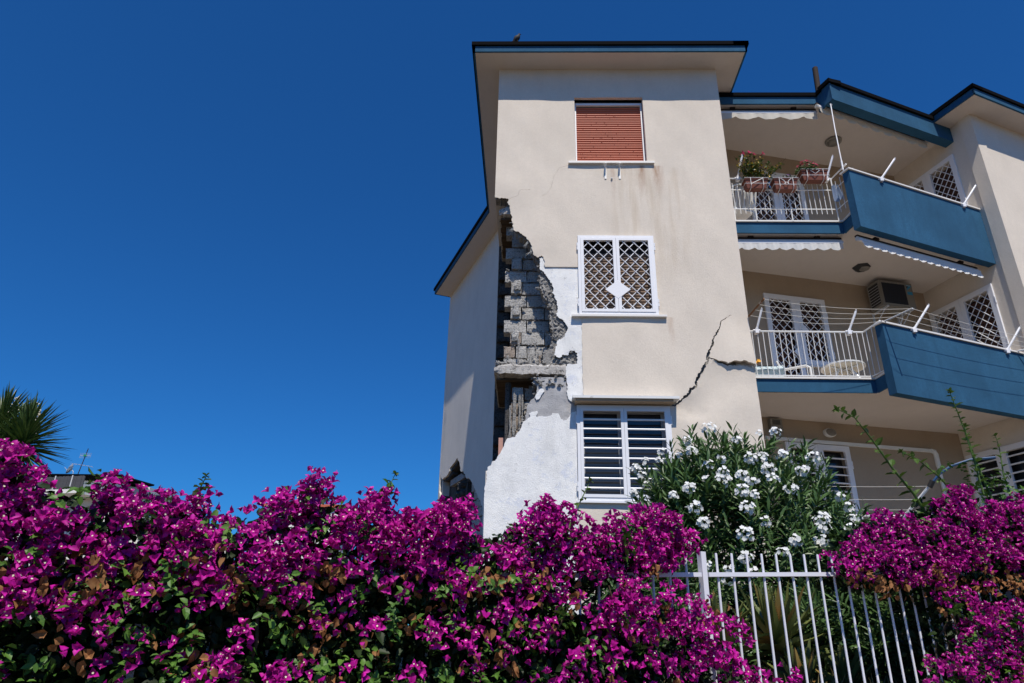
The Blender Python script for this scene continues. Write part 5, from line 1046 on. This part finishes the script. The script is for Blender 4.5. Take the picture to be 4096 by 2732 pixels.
hedge('bougainvillea_hedge', 'magenta bougainvillea at the right hanging over the fence with long green shoots', FEN.p(3.1, 0, -.3), denseR, [rlo], G('cones_r'), 350, [105], [denseR, allR], [8000, 10000],
      [(rlo, 90, (.05, .25)), (denseR, 50, (.0, .22)), ([(3.3, .9), (4.2, 1.05), (4.3, 1.45), (3.6, 1.3)], 26, (-.3, .1))], [[(2.0, .40), (4.1, .5), (4.0, .30), (2.6, .26), (2.0, .33)], rlo], [75, 22],
      [(sh[0], .010, .1, .085), (sh[1], .010, .15, .085), (sh[2], .008, .05, .075), (sh[3], .008, .1, .07), (sh[4], .008, .15, .075)])

# ---------------------------------------------------------------- oleander
def lance(seed, wd=.125):
    R_ = np.random.default_rng(seed); v = np.array([(0, 0, 0), (.3, wd, .03), (.3, 0, 0), (.3, -wd, .03), (.68, wd*.85, .0), (.68, 0, -.03), (.68, -wd*.85, .0), (1, 0, -.10)], float); v[:, 2] -= R_.uniform(0, .12)*v[:, 0]**2
    return v, [(0, 2, 1), (0, 3, 2), (1, 2, 5), (1, 5, 4), (2, 3, 6), (2, 6, 5), (4, 5, 7), (5, 6, 7)]
LN = [lance(i, .105) for i in range(4)]; LNN = [lance(i+9, .075) for i in range(4)]
def oleander(name, label, C0, R0, ntips, clusters, zmin, leaf=.115, keep=300, lobes=(), prot=None):
    O = thing(name, label, 'oleander', (C0[0], C0[1], GZ)); C0 = np.array(C0); R0 = np.array(R0)
    dirs = rng.normal(0, 1, (ntips*3, 3)); dirs /= np.linalg.norm(dirs, axis=1, keepdims=True); dirs = dirs[dirs[:, 2] > -.75][:ntips]
    lump_ = .90+.13*np.sin(dirs[:, 0]*7+1)*np.sin(dirs[:, 2]*6)+rng.normal(0, .05, len(dirs)); rad_ = lump_*np.where(rng.random(len(dirs)) < .72, rng.uniform(.86, 1.02, len(dirs)), rng.uniform(.45, .85, len(dirs)))
    tips = C0+dirs*R0*rad_[:, None]; tips = tips[tips[:, 2] > zmin]; dirs = (tips-C0)/R0; dirs /= np.linalg.norm(dirs, axis=1, keepdims=True)
    for lc, lr, ln in lobes:
        d2 = rng.normal(0, 1, (ln, 3)); d2 /= np.linalg.norm(d2, axis=1, keepdims=True); tips = np.r_[tips, np.array(lc)+d2*np.array(lr)*rng.uniform(.5, 1.0, (ln, 1))]; dirs = np.r_[dirs, d2]
    if clusters is not None: tips = np.r_[tips, clusters-np.array((0, 0, .05))]; dd = (clusters-C0)/R0; dirs = np.r_[dirs, dd/np.linalg.norm(dd, axis=1, keepdims=True)]
    Q = []; X_ = []; Zz = []
    for p, d in zip(tips, dirs):
        ax = d*np.array((.8, .8, .5))+np.array((0, 0, .75))+rng.normal(0, .22, 3); ax /= np.linalg.norm(ax); e1 = np.cross(ax, (.3, .1, 1.)); e1 /= np.linalg.norm(e1); e2 = np.cross(ax, e1); m = rng.integers(11, 18); ph = rng.uniform(0, 6)
        for k in range(m):
            a_ = ph+k*2.1; dr = e1*math.cos(a_)+e2*math.sin(a_); f = k/m; Q.append(p-ax*(.24*f)+dr*.004); X_.append(dr*(.45+.6*f)+ax*(1.0-.75*f)+np.array((0, 0, -.18*f))); Zz.append(ax*1.0-dr*.2+rng.normal(0, .15, 3))
    Q = np.array(Q); K = len(Q); score = -Q[:, 1]+rng.normal(0, .12, K)
    spread(O, 'leaf', 'leaves', 'oleander_leaf', prot or LN, frames_dir(Q, X_, Zz, rng.uniform(.72, 1.2, K)*leaf), rng.integers(0, 4, K), score, keep)
    base = np.array((C0[0], C0[1], GZ))
    for k in range(34):
        i = rng.integers(0, len(tips)); p0 = Vector(base+rng.normal(0, .10, 3)*np.array((1, 1, 0))); p1 = Vector(tips[i]); pts = [p0.lerp(p1, f)+Vector((0, 0, .18*math.sin(math.pi*f)))+Vector(rng.normal(0, .015, 3)) for f in (0, .2, .4, .6, .8, 1)]
        mb = MB(); mb.tube(pts, [.016, .014, .011, .009, .006, .004], 5); mb.build('stem', 'bark', O)
    return O
OC = np.array(DATA['ol']); OL = oleander('oleander_bush', 'tall oleander bush with white flower clusters in front of the window', (2.06, 6.78, .50), (1.22, .93, 1.48), 1500, OC, GZ+.1, lobes=(((1.38, 6.75, 1.12), (.40, .4, .60), 190), ((2.95, 6.7, .75), (.38, .4, .7), 150), ((2.0, 6.75, 1.55), (.55, .5, .42), 150)))
of_v, of_f = petal_flower(5, .019, .0095, .006)
for c in OC:
    n = int(rng.integers(8, 28)); R_ = .029*math.sqrt(n/9)*rng.uniform(.9, 1.3); P_ = rng.normal(0, 1, (n, 3)); P_ /= np.linalg.norm(P_, axis=1, keepdims=True); P_[:, 2] = P_[:, 2]*.95; P_[:, 1] -= .35
    Zz = P_+rng.normal(0, .35, (n, 3))+np.array((0, -.5, .4)); W_ = c+np.array((0, -.03, 0))+P_*R_*np.array((1.15, 1, .95))*rng.uniform(.7, 1.1, (n, 1))
    me = scatter_mesh('flower_cluster', 'oleander_flower', [(of_v, of_f)], frames(W_, Zz, rng.uniform(.8, 1.25, n)), np.zeros(n, int)); link('flower_cluster', me, OL)
oleander('oleander_bush', 'low leafy oleander without flowers behind the fence beside the aloe', (2.75, 5.75, .15), (.85, .45, .55), 560, None, GZ, .13, 200, prot=LNN)
oleander('oleander_bush', 'small oleander behind the gap between the two flower masses', (1.0, 5.9, .25), (.55, .45, .55), 320, None, GZ, .12, 150, prot=LNN)

# ---------------------------------------------------------------- aloe plants
def aloe_leaf(L_, W_, bend, seed):
    R_ = random.Random(seed); n = 9; vs = []; fs = []
    for i in range(n):
        f = i/n; w_ = W_*(1-f)**.75*(.75+.5*math.sin(min(1, f*3)*1.57)); x = L_*f*math.cos(bend*f*.6); z = L_*f*math.sin(.25)*.2+bend*L_*f*f*.5; th = .3*w_+.004
        vs += [(x, w_, z+.35*w_), (x, 0, z), (x, -w_, z+.35*w_), (x, 0, z-th*1.3)]
    vs.append((L_*math.cos(bend*.6), 0, bend*L_*.5+L_*.02)); t_ = len(vs)-1
    for i in range(n-1):
        a_ = i*4; fs += [(a_, a_+1, a_+5, a_+4), (a_+1, a_+2, a_+6, a_+5), (a_+2, a_+3, a_+7, a_+6), (a_+3, a_, a_+4, a_+7)]
    a_ = (n-1)*4; fs += [(a_, a_+1, t_), (a_+1, a_+2, t_), (a_+2, a_+3, t_), (a_+3, a_, t_)]
    for i in range(1, n):      # teeth
        for sg, k in ((1, 0), (-1, 2)):
            for h in (0, .5):
                if i == n-1 and h: continue
                p = Vector(vs[i*4+k]); q = Vector(vs[min(i+1, n-1)*4+k]); c = p.lerp(q, h); b = len(vs); vs += [c+Vector((-.004, 0, 0)), c+Vector((.006, 0, 0)), c+Vector((.004, sg*.008, .002))]; fs.append((b, b+1, b+2))
    return vs, fs
def aloe(c, n, L_, label, seed, stem=True):
    A_ = thing('aloe_plant', label, 'aloe', (c[0], c[1], GZ), 'aloes behind the fence'); R_ = random.Random(seed)
    for k in range(n):
        f = k/n; el = rad(74-92*f+R_.uniform(-12, 12)); az = k*2.399+R_.uniform(-.2, .2); l = L_*R_.uniform(.75, 1.1)*(.7+.5*f if f < .6 else 1.0)
        vs, fs = aloe_leaf(l, .036*R_.uniform(.8, 1.15), R_.uniform(.0, .8), seed*50+k); mb = MB(); mb.add(vs, fs); mb.sm = True
        me = mb.mesh('leaf', 'aloe_leaf_red' if R_.random() < .16 else 'aloe_leaf'); M_ = Matrix.Translation((c[0], c[1], c[2]-.10*f)) @ Matrix.Rotation(az, 4, 'Z') @ Matrix.Rotation(-el, 4, 'Y'); link('leaf', me, A_, mw=M_)
    if stem: mb = MB(); mb.tube([(c[0], c[1], GZ), (c[0], c[1], c[2])], [.05, .035], 7); mb.build('stem', 'bark', A_)
aloe((1.75, 5.3, .07), 54, .48, 'large spiky aloe with toothed olive leaves behind the pickets', 3)
aloe((1.80, 5.05, -.20), 26, .34, 'smaller green aloe at the foot of the large one', 4, False)
aloe((1.32, 5.25, .06), 40, .42, 'half hidden aloe next to the fence post', 5)
aloe((2.15, 5.2, -.2), 20, .30, 'low aloe with arching thin leaves near the dry grass', 6, False)

# ---------------------------------------------------------------- yucca at the left
YU = thing('yucca_tree', 'spiky yucca with cream flower spikes at the left edge', 'yucca', (-5.35, 6.7, GZ))
heads = [((-5.40, 6.6, 1.88), 200, .44), ((-4.98, 6.45, 1.74), 200, .42), ((-5.62, 6.8, 1.64), 90, .42), ((-5.20, 6.4, 1.50), 150, .42), ((-5.18, 6.6, 1.80), 130, .38)]
sw = []
for sd in range(3):
    bend = (.02, .08, .16)[sd]; vs = []; n = 6
    for i in range(n): f = i/n; w_ = .034*(1-f)**.6*(.6+1.2*min(f*3, .5)); vs += [(f, w_, .02*0+w_*.7-bend*f*f), (f, 0, -bend*f*f), (f, -w_, w_*.7-bend*f*f)]
    vs.append((1, 0, -bend)); fs = []
    for i in range(n-1): a_ = i*3; fs += [(a_, a_+1, a_+4), (a_, a_+4, a_+3), (a_+1, a_+2, a_+5), (a_+1, a_+5, a_+4)]
    a_ = (n-1)*3; fs += [(a_, a_+1, a_+3), (a_+1, a_+2, a_+3)]; sw.append((np.array(vs), fs))
Q = []; X_ = []; Zz = []; S_ = []
for c, n, l in heads:
    for k in range(n):
        f = k/n; el = rad(88-125*f+rng.normal(0, 7)); az = k*2.399; d = np.array((math.cos(el)*math.cos(az), math.cos(el)*math.sin(az), math.sin(el))); Q.append(np.array(c)-np.array((0, 0, .16*f))); X_.append(d); Zz.append(np.array((0, 0, 1.))+rng.normal(0, .1, 3)+d*.01); S_.append(l*rng.uniform(.85, 1.15))
    pts = [(-5.35+rng.normal(0, .05), 6.7, GZ), (-5.35, 6.7, .6), (c[0], c[1], c[2])]; mb = MB(); mb.tube(pts, [.11, .09, .05], 8); mb.build('trunk', 'bark', YU)
Q = np.array(Q); K = len(Q); spread(YU, 'leaf', 'leaves', 'yucca_leaf', sw, frames_dir(Q, X_, Zz, np.array(S_)), rng.integers(0, 3, K), -Q[:, 1]+rng.normal(0, .01, K), 300)
bell = (np.array([(0, 0, 0), (.5, .4, -.4), (.5, -.4, -.4), (-.5, .4, -.4), (-.5, -.4, -.4), (.3, .3, -1), (.3, -.3, -1), (-.3, .3, -1), (-.3, -.3, -1)], float), [(0, 1, 2), (0, 4, 3), (0, 3, 1), (0, 2, 4), (1, 5, 6), (1, 6, 2), (3, 8, 7), (3, 4, 8), (1, 3, 7), (1, 7, 5), (2, 6, 8), (2, 8, 4)])
for c, h in (((-5.32, 6.62, 1.86), .36), ((-4.96, 6.5, 1.72), .32), ((-5.16, 6.7, 1.86), .32)):
    n = 110; f = rng.random(n); r_ = .085*(1-.75*f)*np.sqrt(rng.random(n)); th = rng.uniform(0, 6.28, n); P_ = np.c_[c[0]+r_*np.cos(th), c[1]+r_*np.sin(th), c[2]+h*f]; link('flower_spike', scatter_mesh('flower_spike', 'cream_bell', [bell], frames(P_, rng.normal(0, .3, (n, 3))+np.array((0, 0, 1)), rng.uniform(.012, .02, n)), np.zeros(n, int)), YU, 'cream flower spike', kind='stuff')

# ---------------------------------------------------------------- houses far behind
HB = thing('distant_house', 'pale flat roofed house far behind the hedge with a dark balcony screen', 'house', (-30, 47, -1.6))
mb = MB(); mb.box(-36, -27.4, 45.6, 54, -1.6, 9.51); mb.build('wall', 'pale_wall', HB); mb = MB(); mb.box(-27.39, -25.9, 46.2, 54, -1.6, 9.05); mb.build('wall', 'pale_wall', HB)
mb = MB(); mb.hexa([(-37, 45, 9.52), (-27.5, 45, 9.55), (-25.3, 45.6, 9.02), (-37, 54, 9.52), (-37, 45, 9.60), (-27.5, 45, 9.64), (-25.3, 45.6, 9.12), (-37, 54, 9.6)]); mb.build('roof', 'black_metal', HB)
mb = MB(); mb.prism([(-34, 44.6), (-29, 43.5), (-28.4, 45.9), (-34, 45.9)], 8.1, 8.35); mb.build('balcony_slab', 'pale_wall', HB)
HS = Frame((-33.6, 44.55), (4.9, -1.1)); scr = MB(); scr.fbox(HS, 0, 4.9, .04, .07, 8.40, 9.16); scr = scr.build('screen', 'bamboo_dark', HB, 'dark bamboo screen on the far balcony')
cane = MB(); cane.tube([(0, 0, 0), (0, 0, .80)], .035, 5); cm = cane.mesh('cane', 'bamboo_dark')
for k in range(70): link('cane', cm, scr, mw=Matrix.Translation(HS.p(.035+k*.07, .02+rnd.uniform(-.01, .01), 8.40+rnd.uniform(-.02, .02))))
for s_ in (2.6, 3.95, 1.2): mb = MB(); mb.fbox(HS, s_, s_+.06, -.06, -.02, 8.3, 9.25); mb.build('screen_post', 'zinc_white', scr)
for x in (-33, -30.2): mb = MB(); mb.box(x, x+1.1, 45.93, 46.02, 6.2, 7.9); wi = mb.build('window', 'glass', HB); mb = MB(); mb.box(x-.06, x+1.16, 45.9, 45.99, 6.1, 6.18); mb.build('sill', 'marble', wi)
AN = thing('tv_antenna', 'television antenna mast on the flat roof far left', 'antenna', (-30.25, 45.3, 9.6))
m0, m1 = Vector((-30.55, 45.3, 9.6)), Vector((-30.30, 45.3, 11.45)); mb = MB(); mb.tube([m0, m1], .028, 6); mb.build('mast', 'dark_rust', AN)
mb = MB(); mb.tube([(-31.15, 45.3, 10.40), (-29.6, 45.2, 10.18)], .012, 4); mb.build('boom', 'aluminium', AN); mb = MB(); mb.tube([(-30.75, 45.3, 10.97), (-30.0, 45.2, 10.95)], .014, 4); mb.build('boom', 'aluminium', AN)
mb = MB(); mb.box(-30.46, -30.28, 45.22, 45.34, 10.90, 11.02); mb.build('junction_box', 'green_plastic', AN)
for k in range(9): x = -30.72+k*.09; mb = MB(); mb.tube([(x-.03, 45.3, 10.78), (x+.0, 45.28, 10.96), (x+.03, 45.25, 11.13)], .009, 4); mb.build('element', 'aluminium', AN)
for k in range(5): x = -31.0+k*.3; mb = MB(); mb.tube([(x, 45.0, 10.37-.04*k), (x, 45.6, 10.37-.04*k)], .008, 4); mb.build('element', 'aluminium', AN)
SD = thing('satellite_dish', 'white satellite dish tilted on the flat roof far left', 'satellite dish', (-31.2, 45.3, 9.6))
mb = MB(); mb.lathe((-31.05, 45.3, 9.98), [(.02, .0), (.18, .03), (.30, .09), (.37, .15), (.36, .155), (.29, .10), (.17, .045), (.02, .015)], 20, (-.85, -.35, .38)); mb.sm = True; mb.build('reflector', 'plastic_white', SD)
mb = MB(); mb.tube([(-31.05, 45.3, 9.98), (-30.9, 45.3, 9.85), (-30.88, 45.3, 9.58)], .025, 5); mb.build('mount', 'aluminium', SD); mb = MB(); mb.tube([(-31.1, 45.2, 9.75), (-31.45, 45.1, 10.1)], .014, 4); mb.build('feed_arm', 'aluminium', SD)
HR = thing('distant_house', 'small pale house with a brick red roof edge far behind the middle of the hedge', 'house', (-20, 62, -1.6))
mb = MB(); mb.box(-23, -16.5, 60, 66, -1.6, 10.2); mb.build('wall', 'pale_wall', HR); mb = MB(); mb.prism([(-23.3, 59.7), (-16.2, 59.7), (-16.2, 66.3), (-23.3, 66.3)], 10.2, 10.45); mb.build('roof', 'red_slat', HR); mb = MB(); mb.box(-20.4, -19.2, 61, 63, 10.45, 11.5); mb.build('chimney', 'marble', HR)
for x in (-22, -19.5): mb = MB(); mb.box(x, x+1, 59.95, 60.02, 7.8, 9.3); mb.build('window', 'glass', HR)
TR = thing('tree', 'dark round tree far behind the hedge beside the flat roofed house', 'tree', (-24.0, 44.5, -1.6))
mb = MB(); mb.tube([(-24, 44.5, -1.6), (-24.05, 44.5, 3), (-23.9, 44.5, 6.5)], [.22, .17, .08], 8); mb.build('trunk', 'bark', TR)
n = 2600; d = rng.normal(0, 1, (n, 3)); d /= np.linalg.norm(d, axis=1, keepdims=True); P_ = np.array((-24.0, 44.5, 6.7))+d*np.array((1.5, 1.5, 1.75))*(rng.uniform(.6, 1.0, (n, 1)))*(1+.12*np.sin(d[:, :1]*5)*np.cos(d[:, 2:]*6)); X_ = rng.normal(0, 1, (n, 3))
link('crown', scatter_mesh('crown', 'tree_leaf', [LEAF], frames_dir(P_, X_, d+rng.normal(0, .5, (n, 3)), rng.uniform(.16, .30, n)), np.zeros(n, int)), TR)
